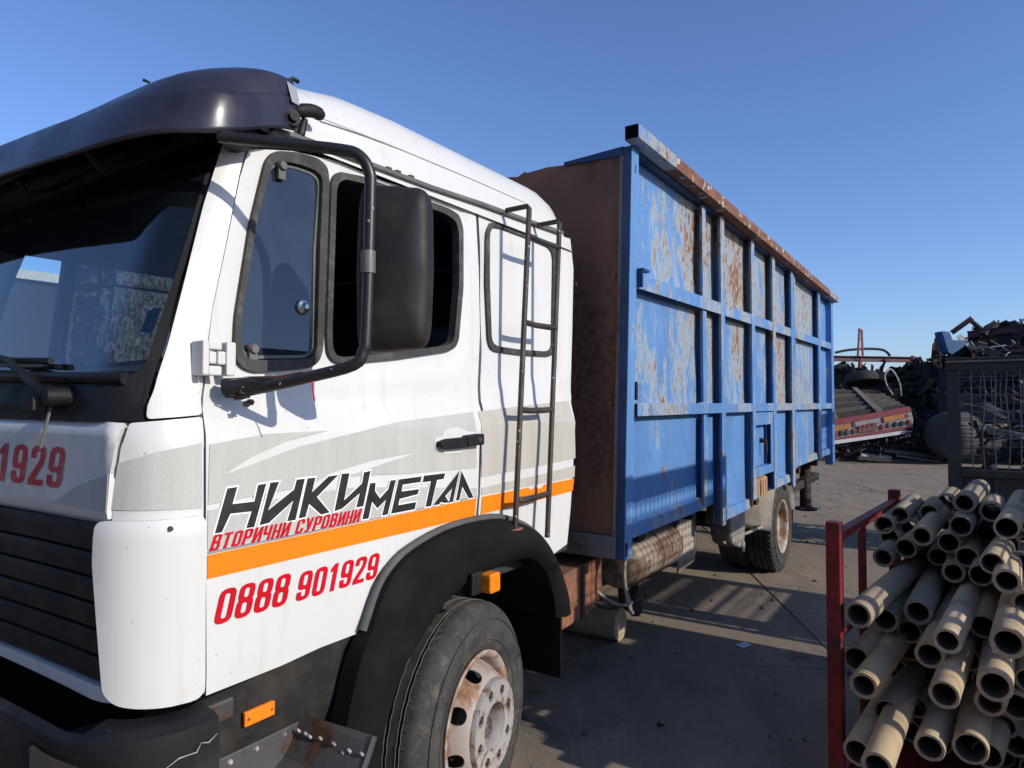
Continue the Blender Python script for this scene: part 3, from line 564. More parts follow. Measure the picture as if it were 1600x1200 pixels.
mb = MB(); mb.tube([Ms(-.37, 1.49, .02), Ms(-.375, 1.45, .03), Ms(-.395, 1.40, .035)], .0035, 6); obj('washer_hose', mb.vf, M_gutter, wip, smooth=True)
mb = MB(); mb.tube([Ms(-.45, 1.60, .012), Ms(-1.35, 1.635, .012)], .008, 6); mb.tube([Ms(-1.15, 1.60, .012), Ms(-2.0, 1.635, .012)], .008, 6); obj('blade', mb.vf, M_plastic, wip)
# roof -----------------------------------------------------------------
prof = [(1.462, 2.19), (1.476, 2.235), (1.495, 2.30), (1.507, 2.335), (1.530, 2.385), (1.57, 2.425), (1.64, 2.46), (1.80, 2.485), (2.1, 2.50), (2.5, 2.505)]
prof = prof+[(5-y, z) for y, z in reversed(prof[:-1])]
v = []; f = []; xs = [1.02, 1.06, 1.12, 1.2, 1.3, 1.45, 1.65, 1.9, 2.15, 2.35, 2.48, 2.56, 2.61, 2.645, 2.67, 2.69, 2.705, 2.715]
def hh(x):
    if x < 1.6: return .56+.44*sin(pi/2*(x-1.02)/.58)
    return 1 if x < 2.48 else max(.05, max(0, 1-((x-2.48)/.236)**3)**.333)
for x in xs:
    h = hh(x)
    for y, z in prof: v.append((x, y+(.03 if y < 2.5 else -.03)*(1-h)*(1 if z > 2.25 else .2), 2.19+(z-2.19)*1.07*h))
n = len(prof)
for i in range(len(xs)-1):
    for k in range(n-1): f.append((i*n+k, i*n+k+1, (i+1)*n+k+1, (i+1)*n+k))
f.append(tuple(range(n))); f.append(tuple(range(len(v)-1, len(v)-n-1, -1)))
roof = obj('high_roof', (v, f), M_white, truck, smooth=True, sharp=40); ORG[roof.name] = org(truck)
gp = [Ms(s, z, .012) for s, z in TR['gutter']]; gp = [Vector(Ms(.02, 2.196, .012))]+[Vector(p) for p in gp[:-1]]+[Vector((2.61, 1.467, 2.252)), Vector((2.618, 1.49, 2.252))]
mb = MB()
v = []; f = []
for p in gp: v += [p+Vector((0, .03, .008)), p+Vector((0, -.010, .009)), p+Vector((0, -.012, -.003)), p+Vector((0, .03, -.008))]
for i in range(len(gp)-1):
    for k in range(4): f.append((i*4+k, i*4+(k+1) % 4, i*4+4+(k+1) % 4, i*4+4+k))
obj('rain_gutter', (v, f), M_gutter, truck)
for t in (.30, .36, .45):
    q = gp[2].lerp(gp[5], t); mb = MB(); mb.box(q+Vector((-.010, -.013, .004)), q+Vector((.010, .004, .012))); obj('rust_patch', mb.vf, M_rust, truck, bevel=.003)
tube('roof_seam', [(1.28, 1.4895, 2.303), (1.6, 1.4965, 2.32), (2.0, 1.500, 2.331), (2.35, 1.502, 2.335), (2.56, 1.522, 2.30)], .0035, M_white, truck, 6)
# cab back wall, floor, inside -----------------------------------------
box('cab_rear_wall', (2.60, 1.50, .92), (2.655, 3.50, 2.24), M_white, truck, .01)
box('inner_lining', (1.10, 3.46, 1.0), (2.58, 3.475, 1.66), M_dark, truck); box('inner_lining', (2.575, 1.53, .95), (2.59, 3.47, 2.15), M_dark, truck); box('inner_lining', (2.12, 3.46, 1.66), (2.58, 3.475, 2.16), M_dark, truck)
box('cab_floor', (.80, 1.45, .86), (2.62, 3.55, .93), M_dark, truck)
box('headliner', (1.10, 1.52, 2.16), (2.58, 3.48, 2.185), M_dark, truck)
for X, z0, z1 in ((.92, .94, 1.60),): box('engine_tunnel', (1.25, 2.25, .93), (2.5, 2.75, 1.30), M_dark, truck, .03)
mb = MB(); mb.prism(rounded([(.80, 1.22), (.80, 1.50), (.95, 1.58), (1.10, 1.56), (1.20, 1.44), (1.18, 1.22)], .03), 1.50, 3.50); dash = obj('dashboard', mb.vf, M_dark, truck)
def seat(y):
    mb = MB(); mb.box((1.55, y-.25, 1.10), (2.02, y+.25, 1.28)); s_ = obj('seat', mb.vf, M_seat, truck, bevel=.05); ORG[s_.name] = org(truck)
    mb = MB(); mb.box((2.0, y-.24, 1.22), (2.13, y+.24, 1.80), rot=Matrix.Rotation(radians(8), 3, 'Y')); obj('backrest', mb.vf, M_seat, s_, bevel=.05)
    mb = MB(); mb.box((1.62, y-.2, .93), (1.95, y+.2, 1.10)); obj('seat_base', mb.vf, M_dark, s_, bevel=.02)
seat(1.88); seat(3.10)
mb = MB(); c = Vector((1.36, 1.88, 1.55)); q = Matrix.Rotation(radians(-28), 3, 'Y')
mb.tube([c+q @ Vector((.225*cos(a*pi/16), .225*sin(a*pi/16), 0)) for a in range(32)], .014, 8, closed=True)
for a in (0, 2.1, 4.2): mb.tube([c+q @ Vector((0, 0, -.02)), c+q @ Vector((.22*cos(a), .22*sin(a), 0))], .01, 6)
mb.tube([c+q @ Vector((0, 0, -.02)), (1.15, 1.88, 1.30)], .03, 8); obj('steering_wheel', mb.vf, M_dark, truck, smooth=True, sharp=60)
# far side of the cab
farq = TR['quarter_rubber']; farm = TR['main_rubber']
fsh = lambda P: [(x+.20, z+.05) for x, z in P]; farq, farm = fsh(farq), fsh(farm); TR['quarter_glass2'], TR['main_glass2'] = fsh(TR['quarter_glass']), fsh(TR['main_glass'])
fd = sheet('passenger_door', rounded([(x+(.24 if x > .9 else 0), z+(.02 if z > 2.1 else 0)) for x, z in door_o], .01, 2), [farq, farm], Mm, 0, .03, M_white, truck, .06, flip=True); ORG[fd.name] = org(truck)
sub('window_seal', grow(farq, .004), [TR['quarter_glass2']], .004, .05, M_rubber, fd, .05, Mm); sub('window_seal', grow(farm, .004), [TR['main_glass2']], .004, .05, M_rubber, fd, .05, Mm)
sheet('sleeper_side_panel', TR['sleeper'], [], Mm, 0, .03, M_white, truck, .06, flip=True)
# hinge -----------------------------------------------------------------
hx, hy = .895, 1.392
mb = MB(); mb.box((.868, 1.392, 1.562), (.884, 1.44, 1.640)); mb.box((.8845, 1.394, 1.562), (.916, 1.435, 1.584)); mb.box((.8845, 1.394, 1.620), (.916, 1.435, 1.640)); mb.box((.906, 1.394, 1.5865), (.9255, 1.435, 1.6175)); mb.box((.9265, 1.392, 1.562), (.950, 1.435, 1.640)); mb.box((.886, 1.396, 1.588), (.904, 1.435, 1.616))
obj('door_hinge', mb.vf, M_white, door, bevel=.004)
# stripes, tape, lettering ------------------------------------------------
def deco(name, pts, m, parent, off=.0022, label=None): return sheet(name, pts, [], side, off, .0012, m, parent, .03, smooth=False, label=label)
XE = 1.887
deco('gray_stripe', [(.888, 1.275), (.890, 1.408), (1.04, 1.426), (1.229, 1.4275), (1.10, 1.407), (1.0, 1.374), (.926, 1.337), (1.04, 1.366), (1.14, 1.391), (1.26, 1.409), (1.50, 1.444), (XE, 1.470), (XE, 1.278), (1.55, 1.287), (1.30, 1.301), (1.45, 1.328), (1.607, 1.3515), (1.40, 1.339), (1.25, 1.317), (1.17, 1.288), (1.05, 1.283)], M_gray, door)
deco('gray_stripe', [(.888, 1.176), (.888, 1.262), (1.05, 1.266), (1.20, 1.268), (1.30, 1.270), (1.55, 1.246), (1.70, 1.228), (1.889, 1.208), (1.889, 1.180)], M_gray, door)
deco('gray_stripe', [(1.917, 1.471), (2.20, 1.489), (2.594, 1.511), (2.604, 1.297), (2.604, 1.262), (2.30, 1.252), (1.917, 1.243)], M_tan, slp)
deco('gray_stripe', [(1.917, 1.180), (1.917, 1.206), (2.30, 1.217), (2.600, 1.230), (2.596, 1.182)], M_tan, slp)
sheet('gray_stripe', [(-.156, 1.3737), (-.0741, 1.3982), (.0107, 1.4123), (.0139, 1.288), (.0127, 1.2699), (-.0725, 1.2739), (-.170, 1.2765)], [], Ms, .0022, .0012, M_gray, cor, .02)
sheet('gray_stripe', [(-.404, 1.2743), (-.3059, 1.317), (-.1668, 1.3521), (-.1732, 1.2725), (-.2758, 1.2733)], [], Mh, .002, .0012, M_gray, hood, .02)
deco('reflective_tape', [(.888, 1.111), (.888, 1.163), (1.30, 1.167), (1.888, 1.1735), (1.878, 1.1145), (1.60, 1.112)], M_orange, door, .0025)
deco('reflective_tape', [(1.912, 1.1145), (1.920, 1.174), (2.10, 1.1745), (2.22, 1.1745), (2.245, 1.163), (2.27, 1.173), (2.31, 1.160), (2.345, 1.175), (2.592, 1.1755), (2.579, 1.124), (2.20, 1.116)], M_orange, slp, .0025)
deco('pinstripe', [(.889, 1.1655), (.889, 1.172), (1.30, 1.1735), (1.888, 1.1795), (1.888, 1.1755), (1.30, 1.1695)], mat('pale_grey_pinstripe', (.26, .26, .25), .5), door, .0028)
def offs(P, d):
    A = sum(P[i-1][0]*P[i][1]-P[i][0]*P[i-1][1] for i in range(len(P))); sg = 1 if A > 0 else -1; out = []
    for i in range(len(P)):
        a = (Vector(P[i])-Vector(P[i-1])).normalized(); b = (Vector(P[(i+1) % len(P)])-Vector(P[i])).normalized()
        na = Vector((a.y, -a.x))*sg; nb = Vector((b.y, -b.x))*sg; m = (na+nb); m = m/max(.5, m.length_squared/2) if m.length > .1 else na
        out.append((P[i][0]+m.x*d, P[i][1]+m.y*d))
    return out
for k in 'n i1 k i2 m e t a l'.split():
    P_ = LOGO[k]
    sheet('letter_outline', offs(P_, .0042), [], side, .0032, .0006, M_outline, door, .05, smooth=False)
    sheet('letter', P_, [], side, .0042, .0008, M_blk, door, .05, smooth=False)
lettering('lettering', 'ВТОРИЧНИ', side, .0040, M_red, door, .891, 1.113, 1.171, 1.206, .35)
lettering('lettering', 'СУРОВИНИ', side, .0040, M_red, door, 1.122, 1.350, 1.172, 1.207, .35)
lettering('phone_number', '0888', side, .0022, M_red, door, .904, 1.118, 1.003, 1.079, .24, .08)
lettering('phone_number', '901929', side, .0022, M_red, door, 1.128, 1.426, 1.002, 1.073, .24, .10)
lettering('phone_number', '0888 901929', Mh, .002, M_dred, hood, -1.27, -.349, 1.308, 1.4015, .24, .14)
# ladder ------------------------------------------------------------------
lad = thing('x', '', '', (2.15, 1.35, 1.04)); del lad['label']; del lad['category']; lad.name = 'ladder'; ORG['ladder'] = Vector((2.15, 1.35, 1.04)); lad.parent = truck; lad.location = ORG['ladder']-org(truck)
RL = [(2.157, 1.35, 2.244), (2.033, 1.335, 1.055)]; RR = [(2.388, 1.35, 2.238), (2.258, 1.335, .985)]
tube('rail', [(2.155, 1.455, 2.244), (2.157, 1.36, 2.246), (2.1565, 1.352, 2.236), RL[1]], .0105, M_ladder, lad, 8)
tube('rail', [(2.388, 1.455, 2.238), (2.389, 1.36, 2.240), (2.3878, 1.352, 2.23), RR[1]], .0105, M_ladder, lad, 8)
for z in (2.13, 1.80, 1.476, 1.152):
    a = Vector(RL[0]).lerp(Vector(RL[1]), (2.244-z)/1.189); b = Vector(RR[0]).lerp(Vector(RR[1]), (2.238-z)/1.253)
    tube('rung', [a, a.lerp(b, .3)+Vector((0, 0, -.004)), a.lerp(b, .7)+Vector((0, 0, -.003)), b], .0115, M_ladder, lad, 8)
box('foot_plate', (1.985, 1.318, 1.048), (2.06, 1.352, 1.056), M_rust, lad)
# mirror --------------------------------------------------------------------
def mirror(flip=False):
    g = (lambda p: (p[0], 5-p[1], p[2])) if flip else (lambda p: tuple(p))
    mr_ = bpy.data.objects.new('mirror', None); COL.objects.link(mr_); mr_.parent = truck; O = Vector(g((1.0, 1.3, 1.53))); mr_.location = O-org(truck); ORG[mr_.name] = O
    path = [(.895, 1.385, 2.100), (.925, 1.345, 2.096), (.984, 1.2515, 2.083), (1.045, 1.150, 2.068), (1.066, 1.118, 2.055), (1.080, 1.101, 2.02), (1.083, 1.100, 1.96), (1.076, 1.103, 1.66), (1.072, 1.107, 1.618), (1.060, 1.125, 1.585), (1.018, 1.228, 1.558), (.962, 1.355, 1.530), (.945, 1.395, 1.525)]
    tube('mirror_arm', [g(p) for p in smoothp(path, 4)], .0135, M_tube_black, mr_, 12)
    mb = MB(); mb.lathe([(.0165, 0), (.0165, .05)], 14, g((1.0795, 1.1015, 1.79)), (0, 0, 1)); obj('clamp', mb.vf, M_gutter, mr_, smooth=True)
    mb = MB(); A = [(.905, 1.37), (.93, 1.345), (.985, 1.40), (.96, 1.44)]
    v = [g((.885, 1.385, 2.135)), g((.905, 1.37, 2.135)), g((1.045, 1.41, 2.155)), g((1.02, 1.50, 2.155)), g((.89, 1.40, 2.105)), g((.91, 1.385, 2.10)), g((1.015, 1.42, 2.115)), g((1.0, 1.50, 2.115))]
    mb.add(v, [(0, 1, 2, 3), (4, 7, 6, 5), (0, 4, 5, 1), (1, 5, 6, 2), (2, 6, 7, 3), (3, 7, 4, 0)]); obj('upper_bracket', mb.vf, M_plastic, mr_, bevel=.004)
    # lower mount with torn boot
    mb = MB(); rr = random.Random(3)
    mb.tube([g(p) for p in ((.925, 1.40, 1.535), (.99, 1.31, 1.548), (1.0, 1.28, 1.552))], [.022, .014, .011], 8)
    for k in range(4): mb.tube([g((.925+rr.uniform(-.01, .01), 1.39, 1.515+.012*k)), g((.955, 1.36-.01*k, 1.512+.012*k))], .003, 5)
    for k in range(9):
        a = Vector((.945+rr.uniform(-.02, .02), 1.375+rr.uniform(-.02, .01), 1.505+rr.uniform(-.012, .02))); mb.box(g(a), g(a+Vector((.014, .01, .01))), 0, Matrix.Rotation(rr.uniform(0, 3), 3, 'X'))
    obj('lower_mount', mb.vf, M_tube_black, mr_, smooth=True, sharp=40)
    if not flip:
        tube('tie_strap', [(1.018, 1.222, 1.573), (1.018, 1.212, 1.552), (1.022, 1.214, 1.53), (1.026, 1.212, 1.505)], .0018, M_red, mr_, 5)
        mb = MB(); mb.add([(.95, 1.372, 1.561), (.985, 1.29, 1.562), (1.005, 1.238, 1.570), (1.02, 1.212, 1.568), (1.02, 1.213, 1.548), (1.0, 1.255, 1.552)], [(0, 1, 2, 3, 4)]); obj('strap', mb.vf, mat('brown_strap', (.10, .035, .028), .8), mr_)
    # housing: domed shell facing forward
    c = Vector((1.15, 1.091, 1.813)); ex = Vector((.08, -.154, 0)).normalized(); ez = Vector((.015, 0, 1)).normalized(); en = Vector((-.887, -.461, 0)).normalized()
    W, H = .088, .193; mbv = []; mf = []; N = 28; K = 7
    for kk in range(K):
        t = kk/(K-1); sc_ = [1.0, 1.0, .985, .93, .78, .45, .0][kk]; dp = [-.030, -.012, .006, .020, .029, .036, .038][kk]
        for i in range(N):
            a = 2*pi*i/N; cx = (abs(cos(a))**.25)*(1 if cos(a) >= 0 else -1); cz = (abs(sin(a))**.25)*(1 if sin(a) >= 0 else -1)
            tap = 1-.06*cz*0-.05*abs(cz)
            mbv.append(g(c+ex*(W*cx*tap*sc_)+ez*(H*cz*sc_*(1-.04*cx))+en*dp))
    for kk in range(K-1):
        for i in range(N): mf.append((kk*N+i, kk*N+(i+1) % N, (kk+1)*N+(i+1) % N, (kk+1)*N+i))
    obj('mirror_housing', (mbv, mf), M_mirror, mr_, smooth=True, sharp=50)
    mbv2 = [g(c+ex*(W*.94*(abs(cos(2*pi*i/N))**.32)*(1 if cos(2*pi*i/N) >= 0 else -1))+ez*(H*.96*(abs(sin(2*pi*i/N))**.32)*(1 if sin(2*pi*i/N) >= 0 else -1))+en*-.026) for i in range(N)]
    obj('mirror_glass', (mbv2, [tuple(range(N))]), M_chrome, mr_)
mirror(); mirror(True)
# sun visor -------------------------------------------------------------------
Bv = [(1.14, 1.43, 2.205), (1.05, 1.395, 2.175), (.95, 1.375, 2.13), (.87, 1.385, 2.10), (.80, 1.46, 2.09), (.765, 1.58, 2.085), (.745, 1.75, 2.083), (.725, 2.05, 2.088), (.71, 2.5, 2.10)]
Cv = [(1.14, 1.43, 2.285), (1.055, 1.402, 2.258), (.965, 1.384, 2.222), (.88, 1.395, 2.2), (.822, 1.49, 2.196), (.80, 1.61, 2.196), (.79, 1.79, 2.2), (.775, 2.1, 2.205), (.765, 2.5, 2.21)]
Dv = [(1.15, 1.46, 2.345), (1.09, 1.46, 2.342), (1.03, 1.475, 2.332), (.97, 1.51, 2.315), (.93, 1.58, 2.302), (.92, 1.7, 2.298), (.92, 1.9, 2.292), (.91, 2.2, 2.276), (.905, 2.5, 2.266)]
Ev = [(1.17, 1.55, 2.375), (1.16, 1.58, 2.385), (1.15, 1.60, 2.39), (1.14, 1.65, 2.39), (1.14, 1.72, 2.39), (1.14, 1.8, 2.39), (1.14, 1.95, 2.37), (1.14, 2.2, 2.35), (1.14, 2.5, 2.33)]
cols = []
for i in range(9):
    b, c_, d, e = (Vector(q[i]) for q in (Bv, Cv, Dv, Ev)); m1 = c_.lerp(d, .5)+Vector((-.010, -.006, .006))
    rib = smoothp([b, b.lerp(c_, .5)+Vector((-.006, -.004, 0)), c_+Vector((-.003, -.002, 0)), c_+Vector((.012, .008, .004)), m1, d, e], 3); cols.append(rib)
full = cols+[[Vector((p.x, 5-p.y, p.z)) for p in c] for c in reversed(cols[:-1])]
rows = [smoothp([c[j] for c in full], 4) for j in range(len(cols[0]))]
v = [p for r in rows for p in r]; n = len(rows[0]); f = [(j*n+i, j*n+i+1, (j+1)*n+i+1, (j+1)*n+i) for j in range(len(rows)-1) for i in range(n-1)]
vis = obj('sun_visor', (v, f), M_visor, truck, smooth=True, sharp=180); ORG[vis.name] = org(truck)
md = vis.modifiers.new('solid', 'SOLIDIFY'); md.thickness = .006; md.offset = -1
for p, r in (((1.112, 1.412, 2.225), .021), ((.80, 1.66, 2.15), .012)):
    mb = MB(); mb.lathe([(0, -.022), (r*.6, -.022), (r*.6, -.01), (r, -.01), (r, .0), (r*1.25, .004)], 16, p, (.25, 1, 0) if p[0] > 1 else (1, .35, 0)); obj('visor_bolt', mb.vf, M_plastic, vis, smooth=True)
mb = MB(); mb.add([(1.105, 1.400, 2.262), (1.142, 1.417, 2.27), (1.147, 1.437, 2.325), (1.110, 1.428, 2.325)], [(0, 1, 2, 3)]); obj('tape_patch', mb.vf, M_tape, vis)
for y in (1.72, 2.1, 2.9): tube('visor_strut', [(.765, y, 2.10), (.80, y+.01, 2.07), (.86, y+.01, 2.10), (.98, y, 2.20)], .007, M_plastic, vis, 6)
tube('aerial_stub', [(.93, 1.74, 2.30), (.925, 1.74, 2.33), (.915, 1.75, 2.335)], .004, M_plastic, vis, 6)
tube('aerial_stub', [(1.14, 1.47, 2.345), (1.155, 1.46, 2.358), (1.172, 1.46, 2.355)], .006, M_plastic, vis, 6)
# marker lamp on the roof side
mb = MB(); mb.tube(smoothp([(1.15, 1.46, 2.262), (1.165, 1.448, 2.272), (1.20, 1.44, 2.283), (1.225, 1.442, 2.284), (1.236, 1.45, 2.282)], 3), [.010, .013, .015, .017, .018, .018, .018, .018, .018, .018, .017, .014, .006], 12); mb.tube([(1.18, 1.46, 2.215), (1.19, 1.455, 2.26)], [.012, .009], 8); obj('roof_lamp', mb.vf, M_plastic, truck, smooth=True, sharp=60)

sheet('windshield_sticker', rounded([(-.150, 1.655), (-.120, 1.655), (-.113, 1.715), (-.143, 1.715)], .004), [], Ms, -.014, 0, mat('blue_sticker', (.05, .12, .22), .5), wsh, .03, smooth=False)
# ------------------------------------------------------------------ wheel arch, skirt, step, bumper
arch_o = smoothp([(1.235, .50), (1.245, .60), (1.275, .72), (1.308, .81), (1.345, .868), (1.401, .975), (1.46, 1.028), (1.534, 1.062), (1.685, 1.094), (1.85, 1.100), (2.01, 1.086), (2.18, 1.03), (2.28, .965), (2.35, .88), (2.41, .78), (2.442, .70), (2.447, .66)], 3)
arch_i = smoothp([(1.365, .42), (1.375, .52), (1.40, .62), (1.455, .72), (1.542, .80), (1.642, .870), (1.761, .905), (1.90, .928), (2.05, .936), (2.18, .915), (2.28, .845), (2.335, .74), (2.355, .65)], 3)
ao = [(p.x, p.y) for p in (Vector((q[0], q[1])) for q in arch_o)]; ai = [(p.x, p.y) for p in (Vector((q[0], q[1])) for q in arch_i)]
def farch(u, v, o=0):  # flare bulges outward in its middle
    d = min(segd((u, v), ao), segd((u, v), ai)); t = min(1, d/.05)
    return (u, 1.352-.040*(1-(1-t)**2)-o, v)
def segd(p, line):
    d = 1e9
    for a, b in zip(line, line[1:]):
        dx, dy = b[0]-a[0], b[1]-a[1]; t = max(0, min(1, ((p[0]-a[0])*dx+(p[1]-a[1])*dy)/(dx*dx+dy*dy+1e-12))); d = min(d, (p[0]-a[0]-t*dx)**2+(p[1]-a[1]-t*dy)**2)
    return sqrt(d)
fen = sheet('wheel_arch', ao+list(reversed(ai)), [], farch, 0, .012, M_fender, truck, .03); ORG[fen.name] = org(truck)
v = []; f = []
for i, (x, z) in enumerate(ao): v += [(x, 1.353, z), (x, 1.41, z+.004)]
for i in range(len(ao)-1): f.append((2*i, 2*i+1, 2*i+3, 2*i+2))
n0 = len(v)
for i, (x, z) in enumerate(ai): v += [(x, 1.352, z), (x, 1.80, z+.01)]
for i in range(len(ai)-1): f.append((n0+2*i, n0+2*i+1, n0+2*i+3, n0+2*i+2))
obj('arch_liner', (v, f), M_fender, fen, smooth=True, sharp=60)
lip = [p for p in ao if p[1] > .86]; tube('arch_lip', [(x, 1.372+.012, z+.006) for x, z in lip], .0125, M_lip, fen, 8)
box('mud_flap', (2.425, 1.37, .385), (2.436, 1.74, .76), M_fender, fen, .003)
box('arch_inner_panel', (1.30, 1.80, .30), (2.45, 1.83, 1.08), M_dark, fen)
mb = MB(); mb.box((1.725, 1.292, .890), (1.785, 1.335, .962)); obj('side_lamp_base', mb.vf, M_plastic, fen, bevel=.006)
mb = MB(); mb.box((1.772, 1.255, .892), (1.828, 1.300, .955)); obj('side_lamp_lens', mb.vf, M_amber, fen, bevel=.007)
# lower skirt, orange reflector
sk = [(.885, .835), (.885, .60), (.96, .56), (1.15, .56), (1.40, .58), (1.40, .60), (1.32, .72), (1.35, .852), (1.30, .856)]
skirt = sheet('lower_skirt', sk, [], lambda u, v, o=0: (u, 1.425-o+.03*max(0, (.70-v)/.1), v), 0, .02, M_skirt, truck, .04); ORG[skirt.name] = org(truck)
obj('side_reflector', MB().box((.995, 1.408, .741), (1.078, 1.420, .775)).vf, M_reflector, skirt, bevel=.003)
for X in (1.004, 1.069): obj('screw', MB().lathe([(0, -.003), (.0035, -.003), (.0035, 0)], 8, (X, 1.408, .758), (0, 1, 0)).vf, M_rust, skirt)
box('hinge_bracket', (.87, 1.385, .79), (.95, 1.43, .835), M_step, skirt, .004)
st = obj('entry_step', MB().box((.80, 1.17, .575), (1.165, 1.44, .585)).box((.80, 1.428, .57), (1.175, 1.437, .685)).vf, M_step, truck, bevel=.003); ORG[st.name] = org(truck)
mb = MB(); gp_ = [(1.178, .700), (1.168, .688), (1.150, .655), (1.120, .615), (1.075, .590), (1.02, .586)]; ny_ = 8; mb.add([(x+.018*(1-j/ny_)*(z-.58)/.12, 1.19+.238*j/ny_, z) for x, z in gp_ for j in range(ny_+1)], [(i*(ny_+1)+j, i*(ny_+1)+j+1, (i+1)*(ny_+1)+j+1, (i+1)*(ny_+1)+j) for i in range(5) for j in range(ny_)]); mb.tube(smoothp([(.80, 1.165, .588), (.98, 1.166, .588), (1.08, 1.172, .594), (1.13, 1.18, .618), (1.165, 1.186, .655), (1.195, 1.190, .70)], 4), .008, 6); obj('step_guard', mb.vf, M_step, st)
for X, z in ((.90, .665), (.97, .668), (1.04, .67), (1.12, .672)): obj('rivet', MB().lathe([(0, -.006), (.005, -.005), (.007, 0)], 8, (X, 1.428, z), (0, 1, 0)).vf, M_hub, st, smooth=True)
for k, (y, z) in enumerate(((1.41, .686), (1.385, .684), (1.37, .680), (1.335, .685), (1.29, .682), (1.26, .668), (1.24, .678), (1.20, .68))): obj('rivet', MB().lathe([(0, -.006), ((.006, .005)[k % 2], -.005), (.008, 0)], 8, (1.150+(1.427-y)*.07, y, z-.012), (1, 0, .5)).vf, M_hub, st, smooth=True)
# bumper: deep shelf at the front with wrap round ends
v = []; f = []; n = 0; secs = []
sec = [(.00, .842), (.060, .836), (.078, .826), (.084, .80), (.090, .74), (.090, .62), (.080, .50), (.05, .455)]
ss = [.022, .0, -.03]+[-.05-i*.03 for i in range(9)]+[-.36-i*.12 for i in range(11)]; ss = [s for s in ss if s > STOT/2]+[STOT/2]; ss = ss+[STOT-s for s in reversed(ss[:-1])]
for s in ss:
    dn = .85+.15*min(1, max(0, (-s if s > STOT/2 else s-STOT)/.2))
    for k, (o_, z) in enumerate(sec): v.append(Ms(s, z if k or s > -.17 or s < STOT+.17 else .66, (o_ if k or s > -.17 or s < STOT+.17 else .04)*dn))
m = len(sec)
for i in range(len(ss)-1):
    for k in range(m-1): f.append((i*m+k, i*m+k+1, i*m+m+k+1, i*m+m+k))
f += [tuple(range(m)), tuple(range(len(v)-1, len(v)-m-1, -1))]
bum = obj('front_bumper', (v, f), mat('scuffed_bumper', (.010, .0105, .012), .6, spec=.25, var=.3, dirt=(.045, .045, .045), damt=.4, dscale=3, fleck=(.25, .25, .25), fscale=70, fthr=(.735, .745), bump=.15, bs=200), truck, smooth=True, sharp=40); ORG[bum.name] = org(truck)
rr = random.Random(11)
scr = [(-.24+.022*i, .822-.001*i+rr.uniform(-.003, .003)) for i in range(8)]
mb = MB(); mb.tube([Ms(s+rr.uniform(-.004, .004), z+rr.uniform(-.004, .004), .0865) for s, z in ((.006, .80), (-.004, .793), (-.014, .794), (-.024, .784), (-.035, .777), (-.045, .779), (-.055, .771), (-.065, .762), (-.074, .752), (-.08, .742))], [.0004, .0012, .0006, .0014, .0007, .0013, .0005, .0012, .0009, .0003], 4); obj('scratch', mb.vf, M_gray, bum)
hl = [(-.262, .806), (-.256, .67), (-.118, .67), (-.108, .765), (-.135, .788), (-.19, .80)]
sheet('headlight_surround', grow(hl, .012), [], Ms, .0915, .02, M_fender, bum, .03)
sheet('headlight', rounded(hl[0:2]+[(-.152, .673), (-.154, .790), (-.19, .80)], .008), [], Ms, .0955, .004, M_glass_l, bum, .03)
sheet('headlight_reflector', [(-.256, .800), (-.250, .68), (-.156, .68), (-.158, .785)], [], Ms, .0925, .002, M_chassis, bum, .02)
sheet('indicator_lens', rounded([(-.150, .674), (-.121, .673), (-.110, .763), (-.135, .785), (-.150, .789)], .006), [], Ms, .0955, .004, mat('dark_amber_lens', (.55, .13, .012), .3, var=.3, vs=60), bum, .02)
